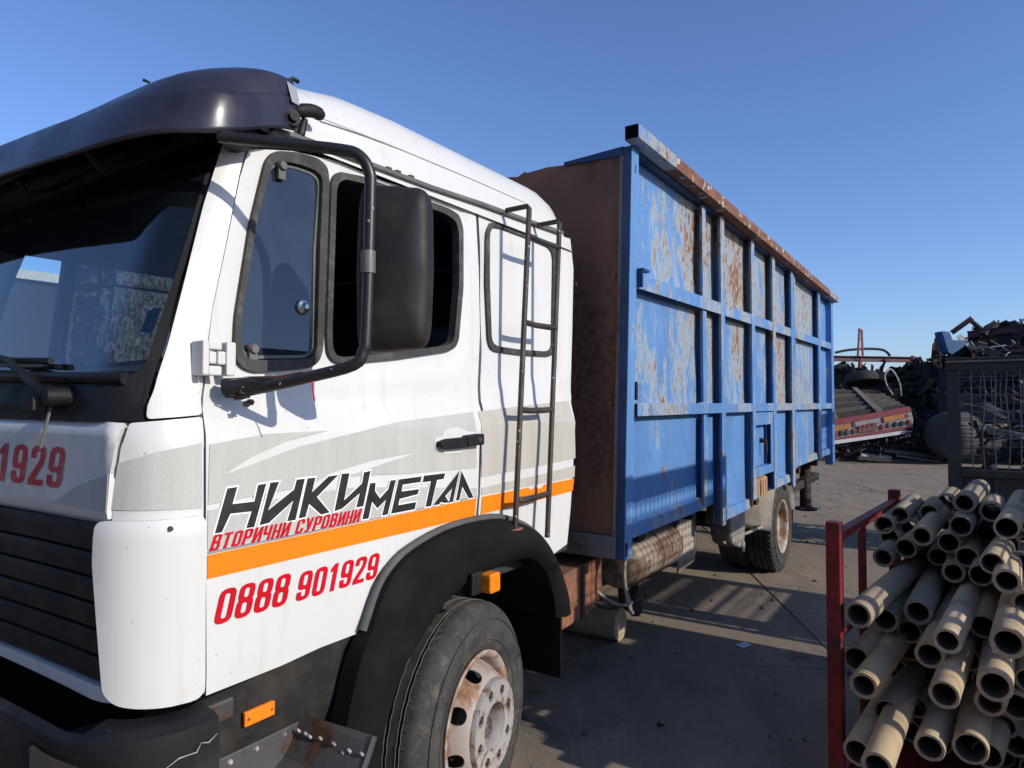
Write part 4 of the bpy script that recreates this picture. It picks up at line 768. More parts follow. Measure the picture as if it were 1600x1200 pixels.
# ------------------------------------------------------------------ wheels
def wheel(name, C, front=True, inner=False):
    wh = bpy.data.objects.new(name, None); COL.objects.link(wh); wh.parent = truck; O = Vector(C); wh.location = O-org(truck); ORG[wh.name] = O
    Rt = .40; Wd = .225
    # tyre: sidewall, shoulder, tread with grooves; axis +Y points inwards
    pr = [(.232, .012), (.240, .004), (.262, -.004), (.30, -.013), (.335, -.012), (.362, -.004), (.378, .006), (.390, .018), (.3965, .030)]
    gx = [.068, .1125, .157]; y = .030; tread = []
    for g in gx: tread += [(.400, g-.006), (.389, g-.004), (.389, g+.004), (.400, g+.006)]
    pr = pr+[(.3985, .036)]+tread+[(.3985, .189)]; pr += [(r, .225-h) for r, h in reversed(pr[:9])]
    mb = MB(); N = 96; mb.lathe(pr, N, O, (0, 1, 0)); ty = obj('tyre', mb.vf, M_tyre, wh, smooth=True, sharp=28)
    mb = MB(); mb.lathe([(.342, -.0125), (.346, -.0155), (.350, -.0125)], 72, O, (0, 1, 0)); mb.lathe([(.272, -.0085), (.276, -.011), (.280, -.010)], 72, O, (0, 1, 0)); obj('sidewall_rib', mb.vf, M_tyre, wh, smooth=True)
    if not inner:
        mb = MB(); cnt = 64 if front else 60
        for k in range(cnt):
            a = 2*pi*k/cnt+.02*sin(k*3)
            def q(r, yy): return O+Vector((r*sin(a), yy, r*cos(a)))
            t = Vector((cos(a), 0, -sin(a)))
            if front:
                for y0, y1 in ((.042, .060), (.120, .135)):
                    for r in (.4006,): mb.add([q(r, y0)-t*.001, q(r, y1)-t*.001, q(r, y1)+t*.0012, q(r, y0)+t*.0012], [(0, 1, 2, 3)])
            else:
                mb.add([q(.401, .012)-t*.012, q(.401, .06)-t*.012, q(.401, .06)+t*.012, q(.401, .012)+t*.012, q(.370, -.003)-t*.012, q(.370, -.003)+t*.012], [(0, 1, 2, 3), (0, 3, 5, 4), (0, 4, 1), (3, 2, 5)])
        obj('tread_sipe' if front else 'tread_block', mb.vf, mat('sipe_dark', (.008, .008, .008), .9) if front else M_tyre, wh)
        if front:
            mb = MB()
            for g in gx:
                for sgn in (-1, 1):
                    pts = [O+Vector(((.4003+.0007*sin(k*2.7))*sin(2*pi*k/150), g+sgn*.0065+.0012*sin(k*1.9+g*90), (.4003)*cos(2*pi*k/150))) for k in range(150)]
                    mb.tube(pts, .0012, 4, closed=True)
            obj('tread_groove_edge', mb.vf, mat('worn_tread_edge', (.11, .095, .08), .9), wh)
    if inner: return wh
    if front:
        fl = [(.222, .10), (.222, .022), (.226, .010), (.236, .004), (.238, -.003), (.232, -.007), (.222, -.004), (.213, .008), (.208, .026), (.205, .05), (.20, .052)]
        mb = MB(); mb.lathe(fl, 64, O, (0, 1, 0)); rim = obj('rim', mb.vf, M_rim, wh, smooth=True, sharp=40); ORG[rim.name] = O
        # dished disc with eight hand holes, laid as a sheet on a cone
        def cone(u, v, o=0):
            r = .204-.052*v; yy = .046-.094*v-.018*sin(pi*v)-o*.6; a = u/.18
            return (O.x+(r+o*.5)*sin(a), O.y+yy, O.z+(r+o*.5)*cos(a))
        Lc = 2*pi*.18; holes = [ring((k+.5)*Lc/8+.02, .40, .027, .27, 18) for k in range(8)]
        sheet('disc', [(0, 0), (Lc, 0), (Lc, 1), (0, 1)], [], cone, 0, .0, M_rim, rim, .045) if False else None
        S = .12   # scale v so the grid is even
        def cone2(u, v, o=0): return cone(u, v/S, o)
        sheet('disc', [(0, 0), (Lc, 0), (Lc, S), (0, S)], [[(a, b*S) for a, b in h] for h in holes], cone2, 0, .008, M_rim, rim, .012)
        mb = MB(); mb.lathe([(.19, .06), (.12, .045), (.05, .05)], 32, O, (0, 1, 0)); obj('brake_drum', mb.vf, M_dark, wh)
        # hub plate: ring with eight stud holes
        def flat(u, v, o=0): return (O.x+u, O.y-.062-o, O.z+v)
        hp = sheet('hub_plate', ring(0, 0, .150, .150, 56), [ring(0, 0, .078, .078, 36)]+[ring(.115*cos(a), .115*sin(a), .0165, .0185, 16, 0) for a in [2*pi*(k+.35)/8 for k in range(8)]], flat, 0, .016, M_hub, rim, .014)
        mb = MB(); mb.lathe([(.154, -.030), (.1555, -.050), (.151, -.064), (.146, -.0625)], 56, O, (0, 1, 0)); mb.lathe([(.080, -.0625), (.078, -.060), (.074, -.02), (.073, .03)], 40, O, (0, 1, 0)); obj('hub_ring', mb.vf, M_hub, rim, smooth=True, sharp=40)
        for k in range(8):
            a = 2*pi*(k+.35)/8; c = O+Vector((.115*cos(a), 0, .115*sin(a))); mb = MB(); mb.lathe([(0, -.066), (.0065, -.066), (.0065, -.056), (.0125, -.056), (.0125, -.03)], 6, c, (0, 1, 0)); obj('wheel_nut', mb.vf, M_nut, rim)
        mb = MB(); mb.lathe([(.073, .05), (.05, .048), (.04, .02), (.030, .014), (.028, .0), (0, -.002)], 24, O, (0, 1, 0)); obj('hub_cap', mb.vf, M_nut, rim, smooth=True, sharp=35)
    else:
        pr = [(.238, -.002), (.236, -.008), (.226, -.006), (.216, .004), (.212, .02), (.208, .06), (.19, .085), (.175, .12), (.14, .128), (.115, .13), (.11, .10), (.095, .05), (.09, .04), (0, .038)]
        mb = MB(); mb.lathe(pr, 56, O, (0, 1, 0)); rim = obj('rim', mb.vf, M_rim, wh, smooth=True, sharp=40); ORG[rim.name] = O
        for k in range(8):
            a = 2*pi*k/8; mb = MB(); mb.lathe([(0, .095), (.012, .095), (.013, .13)], 6, O+Vector((.135*cos(a), 0, .135*sin(a))), (0, 1, 0)); obj('wheel_nut', mb.vf, M_nut, rim)
    return wh
fw = wheel('front_wheel', (1.912, 1.405, .40)); fw.rotation_euler.z = radians(9); wheel('rear_wheel', (6.43, 1.360, .40), False); wheel('rear_wheel', (6.43, 1.61, .40), False, True)
wheel('front_wheel', (1.912, 3.37, .40), False, True); wheel('rear_wheel', (6.43, 3.40, .40), False, True)
tube('axle', [(1.93, 1.6, .42), (1.93, 3.45, .42)], .05, M_chassis, truck); tube('axle', [(6.43, 1.8, .40), (6.43, 3.4, .40)], .075, M_chassis, truck)
# ------------------------------------------------------------------ cargo body
body = bpy.data.objects.new('cargo_body', None); COL.objects.link(body); body.parent = truck; ORG['cargo_body'] = Vector((5.8, 2.5, .9)); body.location = ORG['cargo_body']-org(truck)
YB, YP = 1.26, 1.322
X0b, X1b = 2.835, 8.79
def panel(x0, x1, z0, z1, m, flip=False):
    rr = random.Random(int(x0*100+z0*10)); ph = rr.uniform(0, 6)
    def fm(u, v, o=0): return (u, YP-o+.016*sin(pi*(u-x0)/(x1-x0))*sin(pi*(v-z0)/(z1-z0))*sin(ph)+.007*noise.noise((u*3.2, v*3.2, ph))*min(1, 12*min(u-x0, x1-u, v-z0, z1-v)), v)
    return sheet('side_panel', [(x0, z0), (x1, z0), (x1, z1), (x0, z1)], [], fm, 0, .004, m, body, .07)
def zr2(x): return 2.04+.088*(x-2.95)/5.8    # lower edge of the upper rail climbs slightly to the rear
XR = [(3.974, 4.04, 0), (4.295, 4.375, 1), (5.05, 5.135, 1), (5.705, 5.80, 1), (6.425, 6.53, 1), (6.62, 6.675, 0), (7.80, 7.915, 1)]
xs = [2.95]+[x for a, b, _ in XR for x in (a, b)]+[8.63]
bays = [(2.95, 4.335, 0), (4.335, 5.09, 1), (5.09, 5.75, 2), (5.75, 6.475, 2), (6.475, 7.86, 2), (7.86, 8.70, 0)]
MP = [M_blue1, M_blue3, M_blue2]
MUP = [M_blue1, M_blue3, M_blue3, M_blue3, M_blue3, M_blue1]; MMID = [M_blue1, M_blue2, M_blue2, M_blue3, M_blue2, M_blue1]; MLOW = [M_blue1]*6
zb = [.862, .735, None, .79, .905, .905]
M_blue1b = blue_paint('blue_paint_sparse', .75, xr=(-2.7, -1.85))
for i, (a, b, k) in enumerate(bays):
    panel(a, b, 2.08, 2.72, MUP[i] if i not in (0,) else M_blue1b); panel(a, b, 1.47, 2.08, MMID[i] if i not in (0,) else M_blue1b)
    if zb[i]: panel(a, b, zb[i]+.0, 1.47, MLOW[i])
def rib(x0, x1, z0, z1, m, y0=YB): return obj('rib', MB().box((x1-.006, y0, z0), (x1, YP+.01, z1)).box((x0, y0, z0), (x1-.006, y0+.006, z1)).box((x0, y0+.006, z0), (x0+.004, y0+.016, z1)).vf, m, body, bevel=.0012)
Z3a, Z3b = 1.438, 1.500
for x0, x1, full in XR:
    m = M_rail
    if full:
        lo = {4.295: .73, 5.05: .80, 5.705: .81, 6.425: .755, 7.80: .90}[x0]
        rib(x0, x1, lo, 2.695, m)
    else:
        rib(x0, x1, 1.505, zr2(x0)-.004, m, YB+.014); rib(x0, x1, zr2(x0)+.08, 2.68, m, YB+.014); rib(x0, x1, .90, 1.43, m, YB+.014)
box('rail_filler', (2.99, 1.269, 2.692), (8.78, 1.345, 2.705), M_blueshade, body)
# rails between the full ribs
fx = [2.95]+[v for a, b, q in XR if q for v in (a, b)]+[8.63]
def railbox(name, x0, x1, za0, za1, zb0, zb1, y0, y1, m):
    v = [(x0, y0, za0), (x1, y0, zb0), (x1, y1, zb0), (x0, y1, za0), (x0, y0, za1), (x1, y0, zb1), (x1, y1, zb1), (x0, y1, za1)]
    return obj(name, (v, [(0, 3, 2, 1), (4, 5, 6, 7), (0, 1, 5, 4), (1, 2, 6, 5), (2, 3, 7, 6), (3, 0, 4, 7)]), m, body, bevel=.003)
def angle(a, b, za, zb, h):     # an angle section: upright face plus a top leaf, open underneath
    railbox('rail', a, b, za, za+h, zb, zb+h, YB+.001, YB+.007, M_rail)
    railbox('rail_leaf', a, b, za+h-.006, za+h, zb+h-.006, zb+h, YB+.0075, YP, M_rail)
for a, b in zip(fx[0::2], fx[1::2]):
    if a == 2.95: a = 2.965
    angle(a, b, zr2(a), zr2(b), .074); angle(a, b, Z3a, Z3a, Z3b-Z3a)
for a, b, z in ((2.95, 4.03, .872), (4.385, 5.045, .742), (5.805, 6.42, .80), (6.68, 7.795, .91), (7.92, 8.62, .91)):
    v = [(a, YP+.02, z+.075), (b, YP+.02, z+.075), (a, YB+.03, z+.062), (b, YB+.03, z+.062), (a, YB+.022, z), (b, YB+.022, z), (a, YP+.03, z-.002), (b, YP+.03, z-.002)]
    obj('bottom_lip', (v, [(0, 1, 3, 2), (2, 3, 5, 4), (4, 5, 7, 6), (0, 2, 4, 6), (1, 7, 5, 3), (0, 6, 7, 1)]), M_rail, body, bevel=.004)
# top rail
M_railtop = blue_paint('top_rail_worn', 1.35, base=(.13, .20, .36), pale=(.28, .30, .31), xr=(-3.0, -2.3))
railbox('top_rail', 2.847, 3.34, 2.701, 2.768, 2.701, 2.768, 1.198, 1.268, M_railtop); railbox('top_rail', 3.34, 8.2, 2.701, 2.768, 2.692, 2.757, 1.198, 1.268, M_railrust); railbox('top_rail', 8.2, 8.80, 2.692, 2.757, 2.69, 2.752, 1.198, 1.268, M_railtop)
box('rail_mouth_shade', (2.8425, 1.202, 2.705), (2.8465, 1.265, 2.765), mat('painted_hollow_shade', (.003, .003, .004), .9, spec=.05), body)  # near-black block painted as the shade inside the rail's hollow end
# front corner post: front web in blue darkened as shade, side flange in body blue, leaning a touch
def post(name, xa, xb, m, y0, y1, z0=.80, z1=2.70, lean=.035):
    def L(x, z): return x+lean*(z-.82)/1.9
    v = [(L(xa, z0), y0, z0), (L(xb, z0), y0, z0), (L(xb, z0), y1, z0), (L(xa, z0), y1, z0), (L(xa, z1), y0, z1), (L(xb, z1), y0, z1), (L(xb, z1), y1, z1), (L(xa, z1), y1, z1)]
    return obj(name, (v, [(0, 3, 2, 1), (4, 5, 6, 7), (0, 1, 5, 4), (1, 2, 6, 5), (2, 3, 7, 6), (3, 0, 4, 7)]), m, body, bevel=.003)
post('corner_post', 2.8055, 2.885, M_blue1b, YB, 1.285, lean=.11); post('corner_post_web', 2.800, 2.805, M_blueshade, YB+.001, 1.302, lean=.11); post('end_post', 8.63, 8.775, M_blue1, YB-.004, 1.34, .785, 2.69, 0)
post('post_infill', 2.885, 2.975, M_blue1, 1.295, YP+.004, .85, 2.70, .03)
box('hook', (2.955, 1.225, 2.118), (3.03, 1.26, 2.13), M_blueshade, body); box('hook_web', (2.952, 1.23, 2.04), (2.962, 1.262, 2.118), M_blueshade, body); box('slot', (2.945, 1.2585, 1.515), (2.962, 1.3, 1.60), M_dark, body); box('slot', (2.945, 1.2585, 2.58), (2.953, 1.3, 2.62), M_dark, body)
# front wall: brown plate, blue edge, bottom beam
fp = [(1.306, .905), (3.69, .905), (3.69, 2.68), (2.3, 2.675), (1.98, 2.684), (1.90, 2.672), (1.86, 2.690), (1.84, 2.682), (1.72, 2.688), (1.62, 2.680), (1.306, 2.672)]
fpl = sheet('front_plate', fp, [], lambda u, v, o=0: (2.812+.058*(v-.82)-o+.004*noise.noise((u*3, v*3, 0)), u, v), 0, .006, M_brown, body, .12, flip=True); ORG[fpl.name] = org(body)
post('front_edge_strip', 2.803, 2.808, M_greybeam, 1.3025, 1.322, .90, 2.69, lean=.11)
v = []
obj('front_top_angle', MB().add([(2.905, 1.305, 2.66), (2.905, 1.62, 2.672), (2.905, 1.62, 2.690), (2.905, 1.305, 2.703), (2.96, 1.305, 2.66), (2.96, 1.62, 2.672), (2.96, 1.62, 2.690), (2.96, 1.305, 2.703)], [(0, 1, 2, 3), (7, 6, 5, 4), (0, 4, 5, 1), (1, 5, 6, 2), (2, 6, 7, 3), (3, 7, 4, 0)]).vf, M_blueshade, body, bevel=.003)
box('front_bottom_beam', (2.798, 1.303, .80), (2.88, 3.71, .90), M_greybeam, body, .004)
obj('beam_mouth', MB().box((2.81, 1.2575, .815), (2.835, 1.262, .875)).vf, M_dark, body)
for y, z in ((1.545, 2.07), (1.345, 2.075), (1.35, 1.50), (1.62, 1.505), (1.345, 1.03)): obj('bolt', MB().lathe([(0, -.008), (.010, -.007), (.013, 0)], 10, (2.812+.058*(z-.82)-.001, y, z), (1, 0, 0)).vf, M_rust, fpl, smooth=True)
obj('bolt', MB().lathe([(0, -.012), (.009, -.011), (.010, -.004), (.017, -.004), (.018, 0)], 14, (2.884, 1.615, 2.072), (1, 0, 0)).vf, M_gray, fpl, smooth=True)
# rear and far walls, bed
box('far_side_wall', (2.85, 3.68, .86), (8.78, 3.72, 2.74), M_blue1, body); box('rear_wall', (8.74, 1.34, .86), (8.78, 3.68, 2.70), M_blue1, body); box('bed', (2.86, 1.34, .905), (8.74, 3.68, .96), M_chassis, body)
# little tool hatch in the lower side between the third and fourth ribs
box('hatch_frame', (5.14, YB+.004, 1.335), (5.70, YB+.02, 1.43), M_rail, body, .003)
box('hatch_frame', (5.14, YB+.004, .955), (5.70, YP, 1.02), M_rail, body, .003)
box('hatch_frame', (5.62, YB+.004, 1.02), (5.70, YB+.012, 1.335), M_rail, body, .002)
hd = sheet('hatch_door', [(5.13, 1.02), (5.705, 1.02), (5.705, 1.44), (5.13, 1.44)], [], wall(YP+.0), 0, .004, M_blue1, body, .1)
mb = MB(); mb.tube([(5.50, YP-.012, 1.21), (5.50, YP-.045, 1.21), (5.50, YP-.05, 1.15), (5.50, YP-.045, 1.11)], .009, 8); mb.lathe([(0, -.03), (.018, -.03), (.02, 0)], 10, (5.50, YP, 1.21), (0, 1, 0)); obj('hatch_latch', mb.vf, M_chassis, body, smooth=True)
M_sand = rusty('sandy_channel', (.42, .27, .16), (.26, .13, .07), .5, 6)
mb = MB(); mb.prism([(1.27, .80), (1.27, .93), (1.31, .95), (1.33, .95), (1.33, .80)], 5.14, 5.50, 'x'); obj('lower_channel', mb.vf, M_sand, body, bevel=.004)
for x in (5.2, 5.28, 5.36, 5.44): obj('channel_rib', MB().box((x, 1.262, .805), (x+.03, 1.275, .92)).vf, M_sand, body, bevel=.003)
tube('tie_rod', [(5.56, 1.36, .95), (5.57, 1.37, .70)], .008, M_rust, body, 6); tube('tie_rod', [(5.49, 1.38, .95), (5.50, 1.39, .68)], .007, M_rust, body, 6)
mb = MB(); rr = random.Random(5)
for k in range(6): mb.box(Vector((5.40+.05*k, 1.37+rr.uniform(0, .05), .70+rr.uniform(-.03, .03))), Vector((5.44+.05*k, 1.42, .74+rr.uniform(0, .03))), 0, Matrix.Rotation(rr.uniform(0, 1.5), 3, 'Y'))
obj('spring_bracket', mb.vf, M_chassis, body)
# ------------------------------------------------------------------ chassis, tanks, guards
box('chassis_rail', (1.2, 2.0, .62), (8.75, 2.08, .84), M_chassis, truck, .005); box('chassis_rail', (1.2, 2.92, .62), (8.75, 3.0, .84), M_chassis, truck, .005)
for x in (3.2, 4.0, 5.0, 6.0, 7.2, 8.2): box('cross_member', (x, 1.36, .80), (x+.08, 3.66, .90), M_chassis, truck, .004)
tk = obj('air_tank', MB().lathe([(0, -.025), (.06, -.022), (.11, -.008), (.128, .02), (.132, .06), (.132, .30), (.134, .305), (.134, .325), (.132, .33), (.132, .60), (.128, .64), (.10, .67), (.05, .685), (0, .69)], 36, (3.245, 1.50, .665), (1, 0, 0)).vf, M_tank, truck, smooth=True, sharp=50); ORG[tk.name] = org(truck)
tube('tank_strap', [(3.56, 1.50+.136*cos(a*pi/14), .665+.136*sin(a*pi/14)) for a in range(28)], .006, M_rust, tk, 6, closed=True)
box('tank_hanger', (3.86, 1.56, .48), (3.90, 1.62, .84), M_chassis, truck)
v = []; f = []
for i in range(9):
    x = 4.02+.46*i/8; cur = .05*sin(pi*min(1, i/8)*.5)
    for j in range(5): v.append((x, 1.46+.05*((i/8)**4)+.004*sin(i*1.3+j), .80-(.335-.02*(i/8))*j/4))
for i in range(8):
    for j in range(4): f.append((i*5+j, i*5+j+1, i*5+j+6, i*5+j+5))
o = obj('side_flap', (v, f), M_mud, truck, smooth=True, sharp=180); md = o.modifiers.new('solid', 'SOLIDIFY'); md.thickness = .012; md.offset = 0
box('flap_arm', (4.44, 1.50, .50), (4.50, 1.56, .86), M_chassis, truck)
mb = MB(); mb.prism(rounded([(2.60, .50), (2.60, .74), (3.03, .755), (3.03, .56), (2.90, .51)], .02), 1.48, 1.80); bt = obj('battery_box', mb.vf, M_rust, truck, bevel=.006); ORG[bt.name] = org(truck)
obj('box_edge', MB().box((2.80, 1.470, .505), (2.83, 1.4795, .745)).vf, M_chassis, bt)
for y in (1.34, 1.40, 1.30):
    obj('air_coupling', MB().lathe([(0, -.06), (.016, -.06), (.019, -.04), (.014, -.035), (.014, 0), (.02, .004), (.02, .02)], 12, (2.98+.1*(1.42-y), y+.08, .775), (.4, 1, 0)).vf, M_rust, truck, smooth=True, sharp=40)
M_cable = mat('dusty_cable', (.26, .235, .20), .8, var=.3)
tube('cable', smoothp([(2.98, 1.335, .775), (2.96, 1.33, .68), (3.0, 1.33, .55), (3.07, 1.34, .49), (3.10, 1.36, .50), (3.06, 1.36, .58)], 5), .009, M_cable, truck, 8)
tube('cable', smoothp([(2.95, 1.52, .63), (3.02, 1.45, .55), (3.12, 1.42, .50), (3.25, 1.42, .48)], 5), .008, M_cable, truck, 8); tube('cable', smoothp([(3.0, 1.62, .56), (3.1, 1.5, .48), (3.3, 1.48, .46), (3.42, 1.50, .50)], 5), .008, M_chassis, truck, 8)
mb = MB(); mb.tube([(3.30, 1.50, .53), (3.32, 1.50, .45), (3.40, 1.50, .40), (3.46, 1.50, .46), (3.47, 1.50, .54)], .022, 8); mb.lathe([(0, 0), (.05, .0), (.055, .03), (.03, .05), (0, .05)], 14, (3.34, 1.42, .44), (0, 1, 0)); obj('drain_valve', mb.vf, M_chassis, truck, smooth=True, sharp=40)
# plastic quarter guard ahead of the rear wheel, and the mudguard
mb = MB(); mb.prism(rounded([(5.10, .86), (5.10, .53), (5.16, .44), (5.42, .37), (5.50, .42), (5.52, .60), (5.52, .86)], .06), 1.44, 1.60); q = obj('quarter_guard', mb.vf, M_guard, truck, bevel=.02)
obj('guard_peg', MB().tube([(5.40, 1.43, .43), (5.40, 1.43, .35)], .013, 6).vf, M_gray, truck)
ga = [(6.43+.475*sin(radians(a)), .40+.475*cos(radians(a))) for a in range(-86, 88, 6)]
v = []; f = []
for x, z in ga: v += [(x, 1.345, z), (x, 1.90, z)]
for i in range(len(ga)-1): f.append((2*i, 2*i+1, 2*i+3, 2*i+2))
o = obj('rear_mudguard', (v, f), M_guard, truck, smooth=True, sharp=180); md = o.modifiers.new('solid', 'SOLIDIFY'); md.thickness = .01
box('guard_back', (5.60, 1.56, .42), (5.98, 1.60, .80), M_guard, truck, .02); tube('guard_rail', [(5.10, 1.50, .46), (5.95, 1.42, .46)], .012, M_guard, truck, 6)
box('rear_mud_flap', (6.90, 1.36, .30), (6.912, 1.80, .72), M_fender, truck, .003, Matrix.Rotation(radians(7), 3, 'Y'))
box('rear_bar', (7.2, 1.42, .60), (8.7, 1.50, .68), M_chassis, truck, .004)
leg = obj('support_leg', MB().tube([(8.30, 1.50, .90), (8.30, 1.50, .33)], .062, 16).vf, M_chassis, truck, smooth=True, sharp=50); ORG[leg.name] = org(truck)
obj('foot', MB().lathe([(.0, 0), (.12, 0), (.13, .02), (.06, .04)], 20, (8.30, 1.50, .29), (0, 0, 1)).vf, M_chassis, leg)
box('under_box', (4.40, 1.8, .42), (5.0, 2.0, .84), M_chassis, truck, .02)
# ------------------------------------------------------------------ bits on the ground
tb = obj('cardboard_tube', MB().tube([(3.985, 1.82, .101), (3.965, 2.95, .101)], .10, 24).vf, mat('light_cardboard', (.42, .33, .21), .9, var=.2, vs=12, bump=.3, bs=90), None, smooth=True, sharp=50, base=(3.97, 2.4, 0)); tag(tb, 'single pale cardboard tube lying on the ground under the truck', 'tube')
v = [(0, 0, 0), (.085, -.035, 0), (.11, .02, .004), (.025, .052, .002)]
pp = obj('paper_scrap', ([Vector(p)+Vector((4.265, 1.14, .006)) for p in v], [(0, 1, 2, 3)]), mat('paper', (.55, .55, .60), .8), None, base=(4.3, 1.15, 0)); tag(pp, 'small pale scrap of paper on the shaded ground', 'paper')
# ------------------------------------------------------------------ red cage and its cardboard tubes
cg = thing('tube_cage', 'dark red steel cage full of cardboard tubes at the right edge', 'cage', (3.3, -.05, 0))
PA, PB = Vector((2.765, .402, 0)), Vector((3.925, .292, 0)); dx = (PB-PA).normalized(); dy = Vector((dx.y, -dx.x, 0))
rz = Matrix.Rotation(math.atan2(dx.y, dx.x), 3, 'Z')
def cbox(name, a, b, m=None, par=cg, bevel=.004):
    """box in the cage's own axes: a, b = (along, across, height)"""
    v = []
    for z in (a[2], b[2]):
        for p in ((a[0], a[1]), (b[0], a[1]), (b[0], b[1]), (a[0], b[1])): v.append(PA+dx*p[0]+dy*p[1]+Vector((0, 0, z)))
    return obj(name, (v, [(0, 1, 2, 3), (4, 7, 6, 5), (0, 4, 5, 1), (1, 5, 6, 2), (2, 6, 7, 3), (3, 7, 4, 0)]), m or M_cagered, par, bevel=bevel)
CW = 1.12; CL = 1.165
cbox('post', (-.025, -.025, .10), (.025, .025, 1.062)); cbox('post', (CL-.025, -.025, .10), (CL+.025, .025, 1.065)); cbox('post', (CL-.025, CW, .10), (CL+.025, CW+.05, 1.06)); cbox('post', (-.025, CW, .10), (.025, CW+.05, 1.06))
cbox('top_rail', (.026, -.018, .985), (CL-.026, .018, 1.02)); cbox('top_rail', (.026, CW+.005, .985), (CL-.026, CW+.04, 1.02)); cbox('top_rail', (CL-.02, .03, .985), (CL+.015, CW-.01, 1.02))
for t in (.37,): cbox('upright', (t*CL, -.014, .14), (t*CL+.03, .014, .984))
cbox('mid_rail', (.026, -.012, .62), (CL-.026, .012, .645)); cbox('base_rail', (.026, -.02, .10), (CL-.026, .02, .14)); cbox('base_rail', (.026, CW, .10), (CL-.026, CW+.04, .14)); cbox('floor', (-.02, .021, .105), (CL, CW-.01, .12))
for a_, b_ in ((-.02, -.02), (CL-.03, -.02), (-.02, CW-.01), (CL-.03, CW-.01)): cbox('foot', (a_, b_, 0), (a_+.06, b_+.06, .10))
def cardboard():
    t = NT('cardboard'); t.n.new
    oi = t.add('ShaderNodeObjectInfo').outputs['Random']
    c = t.mix(t.ramp(oi, 0, 1), (.38, .27, .155), (.52, .41, .28))
    c = t.mix(t.ramp(t.math('FRACT', t.math('MULTIPLY', oi, 7.3)), .55, .9, 0, .8), c, (.215, .19, .16))
    c = t.mix(t.ramp(t.noise(5, (1, 1, 1), 6, .7), .5, .72, 0, .6), c, (.17, .135, .10))
    sp = t.add('ShaderNodeTexWave', {'Vector': t.pos((1, 1, 1)), 'Scale': 2.4, 'Distortion': .0}, wave_type='BANDS', bands_direction='DIAGONAL').outputs[0]
    c = t.mix(t.ramp(sp, .03, .0, 0, .35), c, (.14, .12, .10))
    c = t.mix(t.ramp(t.noise(190, detail=3), .5, .75, 0, .35), c, (.45, .38, .29))
    t.set(Base_Color=c, Roughness=.95, Specular_IOR_Level=.05); t.bump(t.noise(130, detail=5), .35, .0015); return t.m
M_card = cardboard(); M_cardin = mat('cardboard_bore_shade', (.10, .078, .055), .95, spec=.05, var=.3, vs=15)  # bores get a darker cardboard that paints in the shade inside
F0 = Vector((cos(AZ), sin(AZ), 0))
def tube_mesh(ro, ri, L):
    """local: mouth at the origin, runs along +X; slightly ragged rim"""
    N = 28; mb = MB(); v = []; f = []; mi = []
    prof = [(ri*.995, L-.01), (ri, .004), (ri+.002, 0.), (ro-.0015, 0.), (ro, .002), (ro, L), (ri, L)]
    for r, h in prof:
        for k in range(N):
            a = 2*pi*k/N; jit = (.0012*sin(k*2.3)+.0008*sin(k*5.1)) if h < .003 else 0; rr_ = r*(1+.012*cos(2*a))
            v.append((h+jit, rr_*cos(a), rr_*sin(a)))
    for i in range(len(prof)-1):
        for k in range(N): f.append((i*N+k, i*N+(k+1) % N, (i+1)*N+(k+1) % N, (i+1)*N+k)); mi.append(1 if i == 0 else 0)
    for k in range(N): f.append(((k+1) % N, k, (len(prof)-1)*N+k, (len(prof)-1)*N+(k+1) % N)); mi.append(0)
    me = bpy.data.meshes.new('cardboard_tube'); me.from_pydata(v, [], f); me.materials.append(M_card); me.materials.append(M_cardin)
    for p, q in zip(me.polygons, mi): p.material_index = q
    me.update(); me.shade_smooth(); me.set_sharp_from_angle(angle=radians(40)); return me
TM = {}
rt = random.Random(21)
def add_tube(p, yaw, pit, ro, ri, L, label, grp):
    key = (round(ro*400), round(ri*300), round(L*8))
    if key not in TM: TM[key] = tube_mesh(ro, ri, L)
    o = bpy.data.objects.new('cardboard_tube', TM[key]); COL.objects.link(o); o.location = p
    o.rotation_euler = (rt.uniform(0, 6.28), -pit, yaw); tag(o, label, 'tube', grp); return o
GT, GB = 'cardboard tubes stacked in the upper layers of the red cage', 'cardboard tubes sticking out of the lower front of the red cage'
LT = {2: 'long cardboard tube on the top left of the pile, its neck in sunlight', 5: 'topmost cardboard tube, highest of the pile, with a faint band round it', 6: 'cardboard tube with spiral wrap lines and sunlit stripes beside the topmost one', 27: 'long cardboard tube sticking out beside the red post with striped sunlight along it', 32: 'jutting cardboard tube with a broad sunlit band just behind its mouth', 35: 'cardboard tube below the striped one, a square patch of sun at its mouth', 34: 'thick spiral wound cardboard tube at the right edge, nearest the camera', 38: 'thick cardboard tube under the spiral wound one, sunlit to its mouth'}
def place(T, base_lab, grp, upper):
    for num, x, y, z, r in T:
        yaw = math.atan2(dx.y, dx.x)+rt.uniform(-.05, .05)+(.0 if upper else -.01); pit = rt.uniform(-.03, .035)+(.015 if upper else .03)
        L = (PB-PA).length-((Vector((x, y, 0))-PA).dot(dx))-rt.uniform(-.06, .10); L = max(.25, min(L-.05, 3.935-x)) if upper else max(.45, L-.05)
        r = r*.925*rt.choice((.96, 1, 1, 1.03)); add_tube((x, y, z), yaw, pit, r, r*rt.choice((.72, .76, .79, .82)), L, LT.get(num, OLAB[num]), grp)
ORD = 'first second third fourth fifth sixth seventh eighth ninth tenth eleventh twelfth thirteenth fourteenth'.split()
